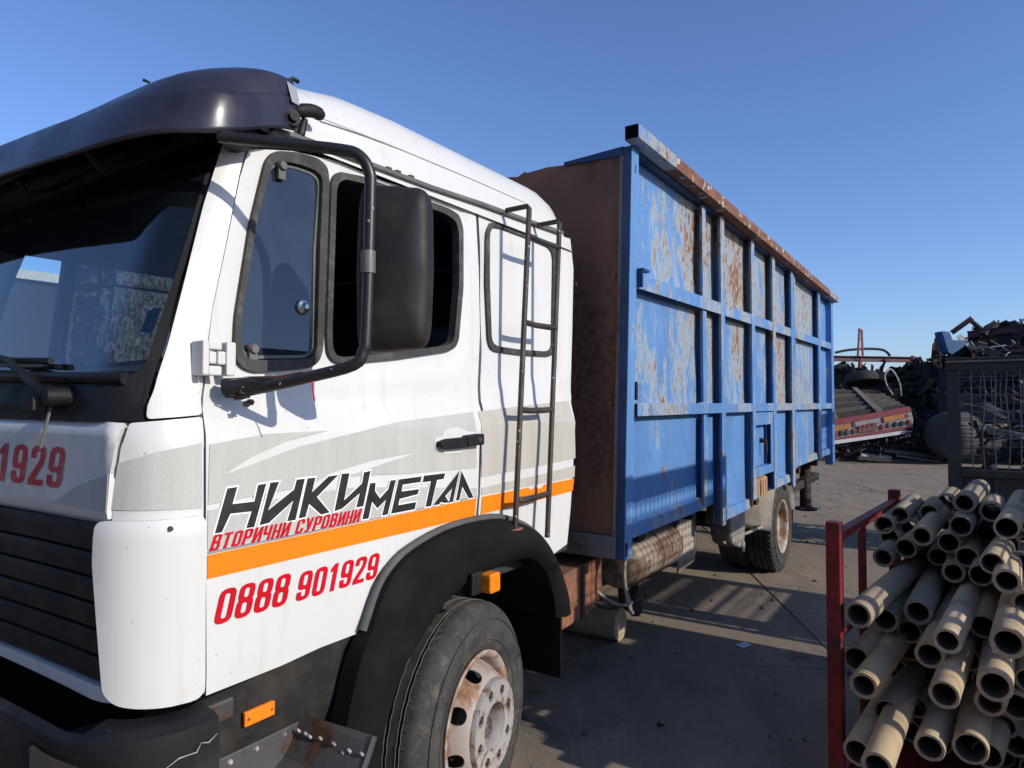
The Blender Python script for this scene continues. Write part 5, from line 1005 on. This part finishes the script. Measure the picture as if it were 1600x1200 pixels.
def ordered(T, what):
    '''say where each mouth lies: rows counted from the top, tubes counted from the left'''
    P = sorted(T, key=lambda t: -(t[3]-1.5)/Vector((t[1], t[2], 0)).dot(Vector((cos(AZ), sin(AZ), 0)))); n = 6; out = {}
    rows = [P[i:i+n] for i in range(0, len(P), n)]
    for j, r in enumerate(rows):
        r.sort(key=lambda t: math.atan2(-t[2], t[1]))
        for i, t in enumerate(r): out[t[0]] = what % (ORD[i], ORD[j])
    return out
OLAB = ordered([t for t in TUBES if t[5]], 'grey-brown cardboard tube, %s from left in the %s row of the upper pile'); OLAB.update(ordered([t for t in TUBES if not t[5]], 'brown cardboard tube, %s from left in the %s row of the lower pile'))
place([t for t in TUBES if t[5]] and [t[:5] for t in TUBES if t[5]], 'grey-brown cardboard tube in the upper layers of the red cage, mouth open to the front', GT, True)
place([t[:5] for t in TUBES if not t[5]], 'brown cardboard tube in the lower layers of the red cage, mouth open to the front', GB, False)
# tubes further back in the pile that fill the gaps
for j in range(7):
    for i in range(9):
        a_ = (.44 if j < 5 else .80)+rt.uniform(-.05, .05); b_ = .075+i*.097+(.048 if j % 2 else 0); z = .17+j*.086
        if b_ > .83 or z > .80: continue
        p = PA+dx*a_+dy*b_+Vector((0, 0, z)); add_tube(p, math.atan2(dx.y, dx.x)+rt.uniform(-.01, .01), 0, .046, .036, CL-a_, 'cardboard tube set deep in the shadow of the red cage', 'cardboard tubes deep inside the red cage')
# ------------------------------------------------------------------ tall mesh cages to the right (they throw the grid shadows)
def mesh_cage(nm, label, x0, x1, y0, y1, H, zl, parts, m=M_cagegrey, pitch=.10, wr=.0035, sides='fbrl', solid=0.0, cat='cage'):
    cgx = thing(nm, label, cat, ((x0+x1)/2, (y0+y1)/2, 0))
    for x, y in ((x0, y0), (x1, y0), (x0, y1), (x1, y1)): box('post', (x-.03, y-.03, 0), (x+.03, y+.03, H-.101), m, cgx, .004)
    for z0, z1 in ((H-.10, H), (zl-.06, zl)):
        for y in (y0, y1): box('rail', (x0-.03, y-.03, z0), (x1+.03, y+.03, z1), m, cgx, .004)
        for x in (x0, x1): box('rail', (x-.025, y0+.031, z0), (x+.025, y1-.031, z1), m, cgx, .004)
    if solid:
        for y in (y0, y1): box('lower_panel', (x0+.031, y-.01, .08), (x1-.031, y+.01, zl-.061), m, cgx)
        for x in (x0, x1): box('lower_panel', (x-.01, y0+.031, .08), (x+.01, y1-.031, zl-.061), m, cgx)
    rr = random.Random(int(x0*10))
    def wires(name, P, Q, along):
        mb = MB(); n = int((Q-P).length/pitch)
        for i in range(1, n):
            a = P.lerp(Q, i/n); w1 = Vector((rr.uniform(-.008, .008), rr.uniform(-.008, .008), 0)); h = H-.10-zl
            mb.tube([a+Vector((0, 0, zl)), a+w1+Vector((0, 0, zl+h*.35)), a-w1+Vector((0, 0, zl+h*.7)), a+Vector((0, 0, H-.1))], wr, 4)
        for i in range(1, int((H-.1-zl)/pitch)+1):
            z = zl+i*pitch; mb.tube([P+Vector((0, 0, z)), P.lerp(Q, .5)+Vector((0, 0, z+rr.uniform(-.01, .01))), Q+Vector((0, 0, z))], wr, 4)
        o = obj(name, mb.vf, M_wire, cgx)
    S = {'f': (Vector((x0, y1, 0)), Vector((x1, y1, 0))), 'b': (Vector((x0, y0, 0)), Vector((x1, y0, 0))), 'l': (Vector((x0, y0, 0)), Vector((x0, y1, 0))), 'r': (Vector((x1, y0, 0)), Vector((x1, y1, 0)))}
    for k in sides: wires('wire_mesh', S[k][0], S[k][1], k)
    return cgx
c1 = mesh_cage('mesh_cage', 'tall steel mesh cage just right of the tubes, outside the photo, shading them', 2.80, 4.38, -1.35, -.9, 2.15, 1.64, None, sides='f', pitch=.055, wr=.0042)
# unseen boards added inside it to shade the tubes, gaps shaped for sun patches
for x0, x1, z0, z1 in ((2.83, 2.90, .10, 1.00), (2.90, 3.09, .10, 1.10), (3.09, 3.16, .10, 1.60), (3.17, 3.25, .1, .98), (3.17, 3.25, 1.14, 1.60), (3.26, 3.44, .10, 1.56), (3.46, 3.66, .10, 1.31), (3.68, 3.80, .1, 1.56), (3.81, 3.93, .10, 1.36), (3.94, 4.06, .1, 1.22), (4.05, 4.14, .1, 1.40), (4.13, 4.352, .10, 1.56)):
    box('board', (x0, -.928, z0), (x1, -.915, z1), M_cagegrey, c1)
mb = MB()
for k in range(16): mb.tube([(2.83, -.93, 1.02+.035*k), (4.34, -.93, 1.02+.035*k)], .0045, 4)
obj('louvre_wires', mb.vf, M_wire, c1)
c2 = mesh_cage('mesh_cage', 'lower steel mesh cage behind the tall one, outside the photo, with an open window', 4.62, 5.80, -1.5, -.9, 1.72, .93, None, sides='fb', pitch=.065, wr=.0045)
for x0, x1, z0, z1 in ((4.66, 5.77, .08, .87), (4.67, 4.87, .87, 1.62), (4.88, 5.70, 1.19, 1.31), (4.88, 5.76, 1.12, 1.135), (5.70, 5.77, .93, 1.62)): box('board', (x0, -.928, z0), (x1, -.915, z1), M_cagegrey, c2)
cbox('side_shade_board', (-.16, CW+.045, .12), (CL, CW+.055, .48));  # unseen board added to keep sun off the low tubes
# ------------------------------------------------------------------ far mesh container with scrap in it
def at(u, v, d):   # a point of the place seen in direction (u, v) at depth d
    return Vector((0, 0, 1.5))+(F+R*((u-800)/1060)-U*((v-600)/1060))*d
M_scr = [mat('scrap_dark', (.016, .015, .015), .8, var=.4, vs=8), mat('scrap_brown', (.032, .022, .018), .85, var=.4, vs=8), mat('scrap_grey', (.05, .05, .05), .6, var=.4, vs=8), mat('scrap_pale', (.30, .285, .26), .6, var=.3, vs=8), mat('scrap_rust', (.06, .03, .02), .85, var=.4), mat('scrap_blue', (.03, .09, .20), .6), mat('scrap_red', (.17, .022, .025), .6, var=.3)]
def shards(rr, n, cf, smin, smax, wts=(30, 22, 18, 5, 10, 1, 2), thin=.15):
    mb = MB(); idx = [i for i, w_ in enumerate(wts) for _ in range(w_)]
    for _ in range(n):
        c = cf(); s = rr.uniform(smin, smax)**1.0; L = s*rr.uniform(.6, 2.2); W_ = s*rr.uniform(.08, .5); T_ = s*rr.uniform(.02, thin)
        q = Matrix.Rotation(rr.uniform(0, 6.28), 3, 'Z') @ Matrix.Rotation(rr.gauss(0, .6), 3, 'Y') @ Matrix.Rotation(rr.uniform(0, 6.28), 3, 'X')
        k = rr.choice(idx); t = rr.random()
        if t < .5:
            v = [c+q @ Vector((a*L/2, b*W_/2*(1 if a > 0 else rr.uniform(.3, 1)), e*T_/2)) for a in (-1, 1) for b in (-1, 1) for e in (-1, 1)]
            mb.add(v, [(0, 1, 3, 2), (4, 6, 7, 5), (0, 4, 5, 1), (2, 3, 7, 6), (0, 2, 6, 4), (1, 5, 7, 3)], k)
        elif t < .75:
            a = c+q @ Vector((-L/2, 0, 0)); b = c+q @ Vector((0, 0, rr.uniform(-.15, .15)*L)); d = c+q @ Vector((L/2, rr.uniform(-.2, .2)*L, 0)); mb.tube([a, b, d], max(.012, T_*.5), 5, k, caps=False)
        else:   # crumpled sheet
            N = 4; vv = [c+q @ Vector(((i/N-.5)*L, (j/N-.5)*W_*2, rr.uniform(-.14, .14)*s)) for i in range(N+1) for j in range(N+1)]
            mb.add(vv, [(i*(N+1)+j, i*(N+1)+j+1, (i+1)*(N+1)+j+1, (i+1)*(N+1)+j) for i in range(N) for j in range(N)], k)
    return mb.vf
# container: left front corner on the ray u=1480 at 7.6 m, long face towards the camera
CC = at(1478, 560, 6.6); CX, CY = CC.x, CC.y
box_t = thing('scrap_container', 'grey mesh sided container of scrap standing behind the cardboard tubes', 'container', (CX+.6, CY-1.0, 0))
def kb(name, a, b, m=M_cagegrey, bevel=.005): return box(name, (CX+a[0], CY-a[1], a[2]), (CX+b[0], CY-b[1], b[2]), m, box_t, bevel)
LW, DP, HT, HB = 2.4, 1.15, 1.94, .80
for a_, b_ in ((0, 0), (0, LW), (DP, 0), (DP, LW)): kb('post', (a_, b_+.11 if b_ == 0 else b_, .0), (a_+.11, b_, HT-.125) if b_ == 0 else (a_+.11, b_-.11, HT-.125))
for a_ in (0, DP): kb('top_beam', (a_-.01, LW+.01, HT-.12), (a_+.12, -.01, HT))
for b_ in (.0, LW-.11): kb('side_beam', (.121, b_+.11, HT-.12), (DP-.011, b_, HT-.01))
kb('lower_panel', (.03, LW-.11, .12), (.06, .11, HB)); kb('lower_panel', (DP+.03, LW-.11, .12), (DP+.06, .11, HB)); kb('lower_side_rail', (.12, .09, .10), (DP, .0, .16)); kb('lower_beam', (-.012, LW-.11, HB), (.10, .111, HB+.07)); kb('floor', (.11, LW-.11, .10), (DP, .11, .16))
for i in range(6): kb('stiffener', (.005, .40+i*.38, .13), (.029, .36+i*.38, HB-.01))
kb('rubbing_strip', (-.035, LW, HT-.05), (-.012, 0, HT-.035), M_wire)
rr = random.Random(9); mb = MB()
for fx_ in (.03, DP+.02):
    for i in range(1, 27):
        b_ = .11+i*.093; w1 = rr.uniform(-.02, .02); w2 = rr.uniform(-.02, .02)
        mb.tube([(CX+fx_, CY-b_, HB+.07), (CX+fx_-.01, CY-b_-w1, HB+.4), (CX+fx_, CY-b_-w2, HB+.8), (CX+fx_, CY-b_, HT-.12)], .0052, 4)
    for z in [HB+.12+k*.083 for k in range(13)]:
        if rr.random() < .25 and fx_ < .1: continue
        mb.tube([(CX+fx_, CY-.11, z), (CX+fx_-.008, CY-LW*.4, z+rr.uniform(-.012, .012)), (CX+fx_, CY-LW+.1, z)], .0045, 4)
for i in range(1, 15): mb.tube([(CX+.11+i*.073, CY-.03, .16), (CX+.11+i*.073, CY-.03, HT-.12)], .0045, 4)
for k in range(16): mb.tube([(CX+.1, CY-.03, .24+k*.1), (CX+DP, CY-.03, .24+k*.1)], .0045, 4)
obj('wire_mesh', mb.vf, M_wire, box_t)
rr = random.Random(12)
o = obj('scrap_pieces', shards(rr, 430, lambda: Vector((CX+rr.uniform(.25, DP-.1), CY-rr.uniform(.25, LW-.2), rr.uniform(.25, 1.45))), .06, .26, (26, 16, 18, 9, 8, 1, 1)), M_scr, None, base=(CX+.7, CY-1.2, .2)); o['kind'] = 'stuff'; tag(o, 'loose pale and dark scrap pieces heaped inside the grey mesh container', 'scrap')
# ------------------------------------------------------------------ scrap heap behind
rr = random.Random(4)
def heap(name, label, foot, top_fn, depth, n, smin, smax, wts, cat='scrap heap'):
    """foot = (ya, yb) extent across, at range depth; top_fn(y) height"""
    def cf():
        y = rr.uniform(*foot); x = depth+rr.uniform(0, 5.5); h = top_fn(y)*min(1, (x-depth)/3.2+.12)
        return Vector((x, y, max(.1, h*rr.uniform(.0, 1.0)**.35)))
    vf = shards(rr, n, cf, smin, smax, wts); v, f, mi = vf; mb = MB(); mb.v = list(v); mb.f = list(f); mb.mi = list(mi)
    nx, ny = 16, 40; g = []
    for i in range(nx+1):
        for j in range(ny+1):
            y = foot[0]+(foot[1]-foot[0])*j/ny; x = depth+6*i/nx; h = top_fn(y)*min(1, (x-depth)/3.2+.05)*.93
            g.append((x, y, max(0, h+.25*noise.noise((x*1.7, y*1.7, 2)))))
    mb.add(g, [(i*(ny+1)+j, i*(ny+1)+j+1, (i+1)*(ny+1)+j+1, (i+1)*(ny+1)+j) for i in range(nx) for j in range(ny)], 0)
    o = obj(name, mb.vf, M_scr, None, base=(depth+2, sum(foot)/2, 0)); o['kind'] = 'stuff'; o['label'] = label; o['category'] = cat; return o
heap('scrap_heap', 'dark low heap of tangled scrap metal behind the wrecked trailer', (.3, 8.5), lambda y: 2.62+.25*noise.noise((y*.8, 0, 0)), 21.0, 2300, .12, .6, (34, 22, 12, 2, 8, 1, 1))
heap('scrap_heap', 'tall dark heap of scrap metal rising behind the mesh container', (-6.5, .55), lambda y: (2.95+.75*max(0, .45-y) if y > -.5 else 3.66+.22*(-.5-y) if y > -2 else 4.0)+.12*noise.noise((y*2.5, 5, 0)), 20.5, 1700, .12, .6, (34, 22, 14, 3, 8, 1, 2))
def beam(name, label, p, q, w_, h_, m, cat, parent=None, roll=0):
    p, q = Vector(p), Vector(q); d = (q-p); L = d.length; rot = d.to_track_quat('X', 'Z').to_matrix() @ Matrix.Rotation(roll, 3, 'X')
    mb = MB(); t = w_*.14
    for a, b in (((0, -w_/2, -h_/2), (L, w_/2, -h_/2+t)), ((0, -w_/2, h_/2-t), (L, w_/2, h_/2)), ((0, -t/2, -h_/2+t), (L, t/2, h_/2-t))):
        n0 = len(mb.v); mb.box(a, b); mb.v[n0:] = [tuple(p+rot @ Vector(x)) for x in mb.v[n0:]]
    o = obj(name, mb.vf, m, parent, base=None if parent else p)
    if not parent: tag(o, label, cat)
    return o
M_maroon = mat('faded_maroon_paint', (.075, .02, .04), .6, var=.3, dirt=(.05, .03, .03), damt=.6)
M_pink = mat('faded_pink_paint', (.25, .06, .07), .6, var=.3)
D1 = 21.
beam('steel_beam', 'long maroon steel beam lying level on top of the low scrap heap', at(1300, 560, D1), at(1428, 562, D1+.4), .16, .17, M_maroon, 'beam')
beam('steel_beam', 'maroon steel beam lying across the tall heap above the mesh container', at(1512, 523, 19.5), at(1640, 507, 18.2), .16, .19, M_maroon, 'beam')
beam('steel_beam', 'short maroon beam sticking up at a slant beside the blue bracket', at(1487, 520, 19.5), at(1519, 497, 19.3), .13, .14, M_maroon, 'beam')
vb = thing('upright_bracket', 'red upright slotted bracket standing up from the low scrap heap', 'bracket', at(1344, 575, D1))
for a_, b_ in (((1340.5, 556), (1343, 513)), ((1348, 556), (1346.5, 516))): obj('upright', MB().tube([at(*a_, D1), at(*b_, D1)], .035, 6).vf, M_pink, vb)
for v_ in (516, 530, 545): obj('crosspiece', MB().tube([at(1341, v_, D1), at(1347.5, v_, D1)], .025, 6).vf, M_pink, vb)
obj('foot', MB().tube([at(1343, 574, D1), at(1345, 560, D1)], .06, 6).vf, M_pink, vb)
o = obj('pink_clamp', MB().tube([at(1424, 560, D1-.3), at(1437, 563, D1-.3)], [.10, .06], 6).tube([at(1430, 557, D1-.3), at(1431, 570, D1-.3)], .03, 6).vf, M_pink, None, base=at(1430, 570, D1-.3)); tag(o, 'small pink painted clamp on the right end of the long maroon beam', 'clamp')
o = obj('bent_bar', MB().tube(smoothp([at(1305, 551, D1+.6), at(1325, 547, D1+.6), at(1355, 545, D1+.6), at(1380, 547, D1+.6), at(1391, 556, D1+.5)], 4), .04, 6).vf, M_scr[0], None, base=at(1340, 560, D1)); tag(o, 'thin dark bent bar arching above the long maroon beam', 'bar')
# blue bent bracket: thick plate, V shaped
def plate(name, label, pts, d, th, m, cat):
    v = [at(u_, v_, d) for u_, v_ in pts]; n = len(v); nn = F*th; v2 = [p+nn for p in v]
    o = obj(name, (v+v2, [tuple(range(n)), tuple(range(2*n-1, n-1, -1))]+[(i, i+n, (i+1) % n+n, (i+1) % n) for i in range(n)]), m, None, base=v[0], bevel=.01); tag(o, label, cat); return o
plate('bent_bracket', 'bright blue bent metal bracket perched on the edge of the scrap heap', [(1472, 519), (1476, 517), (1484, 519), (1489, 531), (1511, 532), (1511, 537), (1503, 544), (1488, 554), (1482, 551), (1477, 535)], 18.6, .35, mat('faded_blue_paint', (.008, .07, .19), .6, var=.3), 'bracket')
plate('perforated_plate', 'dark perforated plate beside the blue bracket on the heap', [(1458, 537), (1472, 522), (1480, 545), (1470, 566), (1455, 566)], 19.2, .04, M_scr[0], 'plate')
for k, (a_, b_) in enumerate((((1461, 548), (1465, 520)), ((1470, 575), (1461, 530)), ((1452, 560), (1468, 575)))): o = obj('scrap_bar', MB().tube([at(*a_, 19.), at(*b_, 19.)], (.05, .03, .03)[k], 5).vf, (M_pink, M_scr[1], M_scr[0])[k], None, base=at(*a_, 19.)); tag(o, ('short faded pink bar pointing up left of the blue bracket', 'thin brown bar leaning below the pink bar', 'thin dark bar slanting down behind the container corner')[k], 'bar')
o = obj('cable_loop', MB().tube(smoothp([at(1395, 617, 19), at(1385, 600, 19), at(1383, 585, 19), at(1390, 577, 19), at(1398, 583, 19), at(1406, 600, 19), at(1408, 618, 19)], 5), .025, 6).vf, M_scr[3], None, base=at(1395, 617, 19), smooth=True); tag(o, 'pale loop of cable hanging over the scrap behind the trailer', 'cable')
def old_tyre(c, ax, label):
    o = obj('discarded_wheel', MB().lathe([(.28, -.12), (.42, -.15), (.52, -.12), (.54, 0), (.52, .12), (.42, .15), (.28, .12)], 24, c, ax).vf, M_tyre, None, smooth=True, sharp=40, base=c); tag(o, label, 'tyre')
old_tyre(at(1350, 592, 20), (.2, .1, 1), 'big dark tyre lying on the scrap above the trailer bed')
old_tyre(at(1446, 605, 20.5), (1, -.3, .2), 'dark tyre half buried in the scrap left of the mesh container')
dr = thing('concrete_pipe', 'pale grey rounded drum end standing left of the mesh container', 'drum', at(1462, 700, 16.5))
obj('shell', MB().lathe([(0, 0), (.42, .02), (.54, .10), (.57, .25), (.57, 1.5), (0, 1.5)], 28, at(1470, 680, 16.5), (.8, -.6, 0)).vf, mat('grey_drum', (.045, .045, .045), .8, var=.35, vs=3), dr, smooth=True, sharp=50)
# wrecked trailer ---------------------------------------------------------
tr = thing('wrecked_trailer', 'red and white trailer tail with round lamps, tilted against the scrap heap', 'trailer', at(1375, 705, 17))
DT = 17.; nf = F*.12
def facep(name, pts, m, th=.06, d=DT, off=0., par=tr):
    v = [at(u_, v_, d-off) for u_, v_ in pts]; n = len(v); v2 = [p+F*th for p in v]
    return obj(name, (v+v2, [tuple(range(n)), tuple(range(2*n-1, n-1, -1))]+[(i, i+n, (i+1) % n+n, (i+1) % n) for i in range(n)]), m, par)
M_tw = mat('dirty_white_paint', (.20, .20, .21), .6, var=.2, dirt=(.09, .08, .075), damt=.7, dscale=5)
M_tr_red = mat('trailer_red_paint', (.15, .016, .022), .55, var=.3, dirt=(.06, .02, .02), damt=.5, dscale=5)
tail = facep('tail_board', [(1290, 667), (1424, 644), (1427, 655), (1426, 668), (1290, 692)], M_tw, .10); ORG[tail.name] = org(tr)
facep('top_strip', [(1290, 659), (1422, 635), (1425, 643), (1290, 667)], M_tr_red, .12, off=.02)
facep('lower_strip', [(1290, 687), (1425, 664.5), (1425, 668), (1370, 680), (1290, 691)], M_tr_red, .10, off=.03)
facep('under_board', [(1290, 690), (1345, 683), (1418, 672), (1412, 678), (1360, 686), (1290, 696)], mat('white_board', (.42, .42, .46), .6, var=.2), .05, off=.05)
facep('reflector_board', [(1300, 668), (1329, 661), (1331, 669), (1300, 675)], mat('dull_amber', (.30, .11, .02), .5), .03, off=.04); facep('reflector_board', [(1380, 652), (1412, 646), (1414, 653), (1382, 660)], mat('dull_amber', (.30, .11, .02), .5), .03, off=.04)
facep('number_plate', [(1340, 667), (1370, 660), (1371, 672), (1342, 676)], mat('dull_plate', (.10, .03, .03), .6), .02, off=.04)
for k in range(4): facep('plate_lamp', [(1342+7*k, 665.5-1.5*k), (1346+7*k, 664.6-1.5*k), (1346+7*k, 668.5-1.5*k), (1342+7*k, 669.5-1.5*k)], M_tr_red, .03, off=.06)
facep('warning_triangle', [(1413, 653), (1418, 646.5), (1422, 651.5)], M_tr_red, .02, off=.04)
for (u_, v_, k) in ((1305, 678.5, 1), (1314, 677, 0), (1324, 675.5, 2), (1334, 673.5, 1), (1378, 667, 1), (1388.5, 664.5, 2), (1399, 663, 0), (1409, 661.5, 0), (1420, 659.5, 1), (1333.5, 663.5, 2)):
    c = at(u_, v_, DT); mb = MB(); mb.lathe([(0, -.05), (.055, -.045), (.065, -.02), (.068, .0)], 14, c, F); obj('round_lamp', mb.vf, (M_dark, M_tr_red, M_scr[2])[k], tail, smooth=True)
# bed with planks, sloping back and up
Lf, Rt_, Lb, Rb = at(1285, 663, DT+.1), at(1420, 637, DT+.1), at(1262, 606, DT+2.6), at(1372, 610, DT+2.6)
obj('bed_frame', ([Lf+Vector((0, 0, -.12)), Rt_+Vector((0, 0, -.12)), Rb+Vector((0, 0, -.12)), Lb+Vector((0, 0, -.12))], [(0, 1, 2, 3)]), M_scr[0], tr)
M_plk = [mat('old_plank', (.075, .058, .045), .9, var=.35, vs=14, stretch=(.3, 1, 1)), mat('dark_plank', (.03, .025, .02), .9, var=.35), mat('pale_plank', (.16, .125, .095), .9, var=.3)]
for i in range(13):
    t0, t1 = i/13, (i+.82)/13; q4 = [Lf.lerp(Lb, t0), Rt_.lerp(Rb, t0), Rt_.lerp(Rb, t1), Lf.lerp(Lb, t1)]
    h = Vector((0, 0, .03*(i % 2))); s0, s1 = (.0, .985)
    if i > 1 and i < 10: s1 = .66
    for (a_, b_, m_) in (((0, s1, M_plk[1 if i % 3 else 0])),)+((((.70, .99, M_plk[0])),) if s1 < .9 else ()):
        q5 = [q4[0].lerp(q4[1], a_), q4[0].lerp(q4[1], b_), q4[3].lerp(q4[2], b_), q4[3].lerp(q4[2], a_)]
        obj('plank', ([p+h for p in q5]+[p+h-Vector((0, 0, .05)) for p in q5], [(0, 1, 2, 3), (7, 6, 5, 4), (0, 4, 5, 1), (1, 5, 6, 2), (2, 6, 7, 3), (3, 7, 4, 0)]), m_, tr)
for s0, s1 in ((.63, .70), (.12, .19)):
    q5 = [Lf.lerp(Rt_, s0), Lf.lerp(Rt_, s1), Lb.lerp(Rb, s1), Lb.lerp(Rb, s0)]; h = Vector((0, 0, .07))
    obj('plank', ([p+h for p in q5]+[p+h-Vector((0, 0, .05)) for p in q5], [(0, 1, 2, 3), (7, 6, 5, 4), (0, 4, 5, 1), (1, 5, 6, 2), (2, 6, 7, 3), (3, 7, 4, 0)]), M_plk[2], tr)
for x_ in (-.4, .9): obj('prop', MB().box(at(1350, 690, DT+.8)+Vector((x_, 0, -.9)), at(1350, 690, DT+.8)+Vector((x_+.2, .25, .2))).vf, M_scr[0], tr)
# loose steel sections on the ground in front of the heap
for k, (u0, v0, u1, v1, d, w_, mi) in enumerate(((1352, 700, 1386, 705, 17.5, .10, 3), (1380, 704, 1473, 716, 17.2, .10, 2), (1345, 711, 1392, 715, 17.2, .08, 3), (1300, 709, 1345, 714, 17.6, .07, 0), (1340, 716, 1474, 727, 16.9, .10, 0), (1388, 699, 1472, 706, 17.9, .12, 1), (1430, 685, 1444, 706, 17.6, .08, 0), (1400, 712, 1470, 722, 17.0, .06, 2))):
    o = obj('steel_section', MB().tube([at(u0, v0, d), at(u1, v1, d)], w_*.6, 6).vf, M_scr[mi], None, base=at(u0, v0, d)); tag(o, ('pale short steel section nearest the trailer, furthest left of the upper layer', 'long grey steel section lying under the trailer corner', 'pale short steel section lowest on the left in the pile', 'dark short steel section beside the end of the blue truck body', 'long dark steel section lying nearest the camera in the pile', 'brown steel section at the back of the pile under the trailer', 'short dark steel stub slanting down at the back of the pile', 'thin grey steel section lying on top of the long dark one')[k], 'steel section', 'steel sections lying on the ground before the heap')
o = obj('scrap_litter', shards(rr, 500, lambda: at(rr.uniform(1295, 1480), rr.uniform(695, 724), rr.uniform(17.2, 20)), .05, .30, (26, 12, 18, 7, 8, 0, 1)), M_scr, None, base=at(1400, 710, 17)); o['kind'] = 'stuff'; tag(o, 'low scatter of scrap on the ground under the wrecked trailer', 'scrap')
o = obj('scrap_litter', shards(rr, 26, lambda: at(rr.uniform(1520, 1590), rr.uniform(536, 556), rr.uniform(17.5, 19)), .08, .35, (10, 6, 14, 24, 5, 0, 1)), M_scr, None, base=at(1550, 556, 18)); o['kind'] = 'stuff'; tag(o, 'pale bits of scrap poking out above the mesh container rim', 'scrap')
# ------------------------------------------------------------------ bales on the far side of the truck, seen through the cab
def bale_mat():
    t = NT('crushed_bale'); n = t.noise(13, (1, 1, .30), 8, .8, 1.8)
    c = t.mix(t.ramp(n, .43, .58), (.008, .009, .011), (.19, .195, .20)); c = t.mix(t.ramp(t.noise(9, (1, 1, .4), 4, .6, 1), .66, .69), c, (.60, .60, .50))
    t.set(Base_Color=c, Roughness=.6); t.bump(n, 1., .08); return t.m
M_bale = bale_mat()
bm_ = []
for j in range(4):
    for i in range(5):
        x0 = 3.72+i*1.13+rr.uniform(-.03, .03)+(.06 if j == 1 else 0); z0 = j*.93; y0 = 7.6+rr.uniform(-.05, .05)
        N = 40; mb = MB()
        def bp_(u_, w_, k):  # front, left and top faces as rough grids
            dpt = .05*noise.noise((u_*7+i*3.1, w_*2.6+j*5, 1.3))+.07*noise.noise((u_*19, w_*7+i, j))+.03*noise.noise((u_*40, w_*18+i, j))
            rr_ = min(u_, 1-u_, w_, 1-w_); ed = -.025*max(0, 1-rr_/.05)
            return {0: Vector((x0+1.12*u_, y0-dpt-ed, z0+.9*w_)), 1: Vector((x0-dpt-ed, y0+1.0*(1-u_), z0+.9*w_)), 2: Vector((x0+1.12*u_, y0+w_, z0+.9+dpt*.5+ed))}[k]
        for k in (0, 1, 2):
            if k == 2 and j < 3: continue
            M_ = N if k == 0 else 14
            mb.add([bp_(a/M_, b/M_, k) for a in range(M_+1) for b in range(M_+1)], [(a*(M_+1)+b, (a+1)*(M_+1)+b, (a+1)*(M_+1)+b+1, a*(M_+1)+b+1) for a in range(M_) for b in range(M_)])
        mb.box((x0+.06, y0+.05, z0+.02), (x0+1.06, y0+1.0, z0+.88))
        bl = ('left', 'second', 'third', 'fourth', 'right')[i]; rw = ('bottom', 'second', 'third', 'top')[j]
        o = obj('scrap_bale', mb.vf, M_bale, None, base=(x0+.5, y0+.5, z0)); tag(o, 'crushed grey scrap bale beyond the truck, %s of its row in the %s layer' % (bl, rw), 'bale', 'crushed scrap bales stacked beyond the truck')
wh = thing('warehouse', 'long low building with a pale roof edge seen far off through the cab windows', 'building', (10, 60, 0))
box('wall', (-25, 60, 0), (40, 75, 11.0), mat('warehouse_wall', (.02, .02, .022), .9), wh); box('roof', (-26, 59.5, 11.0), (41, 76, 11.7), mat('pale_roof', (.55, .50, .43), .8), wh)
tl = shards(rr, 260, lambda: Vector((rr.uniform(-25, 40), 78, rr.uniform(11.5, 13.4))), .5, 1.3, (40, 20, 0, 0, 0, 0, 0)); o = obj('tree_line', tl, M_scr, None, base=(8, 78, 0)); o['kind'] = 'stuff'; tag(o, 'dark line of distant trees above the warehouse roof', 'trees')

# ------------------------------------------------------------------ scrap heap added unseen behind the viewer to block low sky light
rr = random.Random(31)
mb = MB(); g = []; nx, ny = 10, 50
for i in range(nx+1):
    for j in range(ny+1):
        y = -16+34*j/ny; x = -8.-6*i/nx; g.append((x, y, max(0, (4.6+.6*noise.noise((y*.3, 1, 0)))*min(1, i/4)+.3*noise.noise((x, y, 3)))))
mb.add(g, [(i*(ny+1)+j, (i+1)*(ny+1)+j, (i+1)*(ny+1)+j+1, i*(ny+1)+j+1) for i in range(nx) for j in range(ny)], 0)
v, f, mi = shards(rr, 500, lambda: Vector((-8.5-rr.uniform(0, 4), rr.uniform(-15, 17), rr.uniform(.2, 4.6))), .3, .9); n0 = len(mb.v); mb.v += list(v); mb.f += [tuple(i+n0 for i in q) for q in f]; mb.mi += list(mi)
o = obj('scrap_heap', mb.vf, M_scr, None, base=(-10, 0, 0)); o['kind'] = 'stuff'; tag(o, 'long dark scrap heap added unseen behind the viewer to block low sky light', 'scrap heap')

rr = random.Random(77)
def gpos():
    x = rr.uniform(1.6, 15); return Vector((x, rr.uniform(-.5, 2.6+.15*x), .004))
o = obj('ground_litter', shards(rr, 900, gpos, .004, .016, (20, 20, 22, 8, 14, 0, 0), .3), M_scr, None, base=(6, 1, 0)); o['kind'] = 'stuff'; tag(o, 'tiny chips and grit scattered over the concrete ground', 'litter')
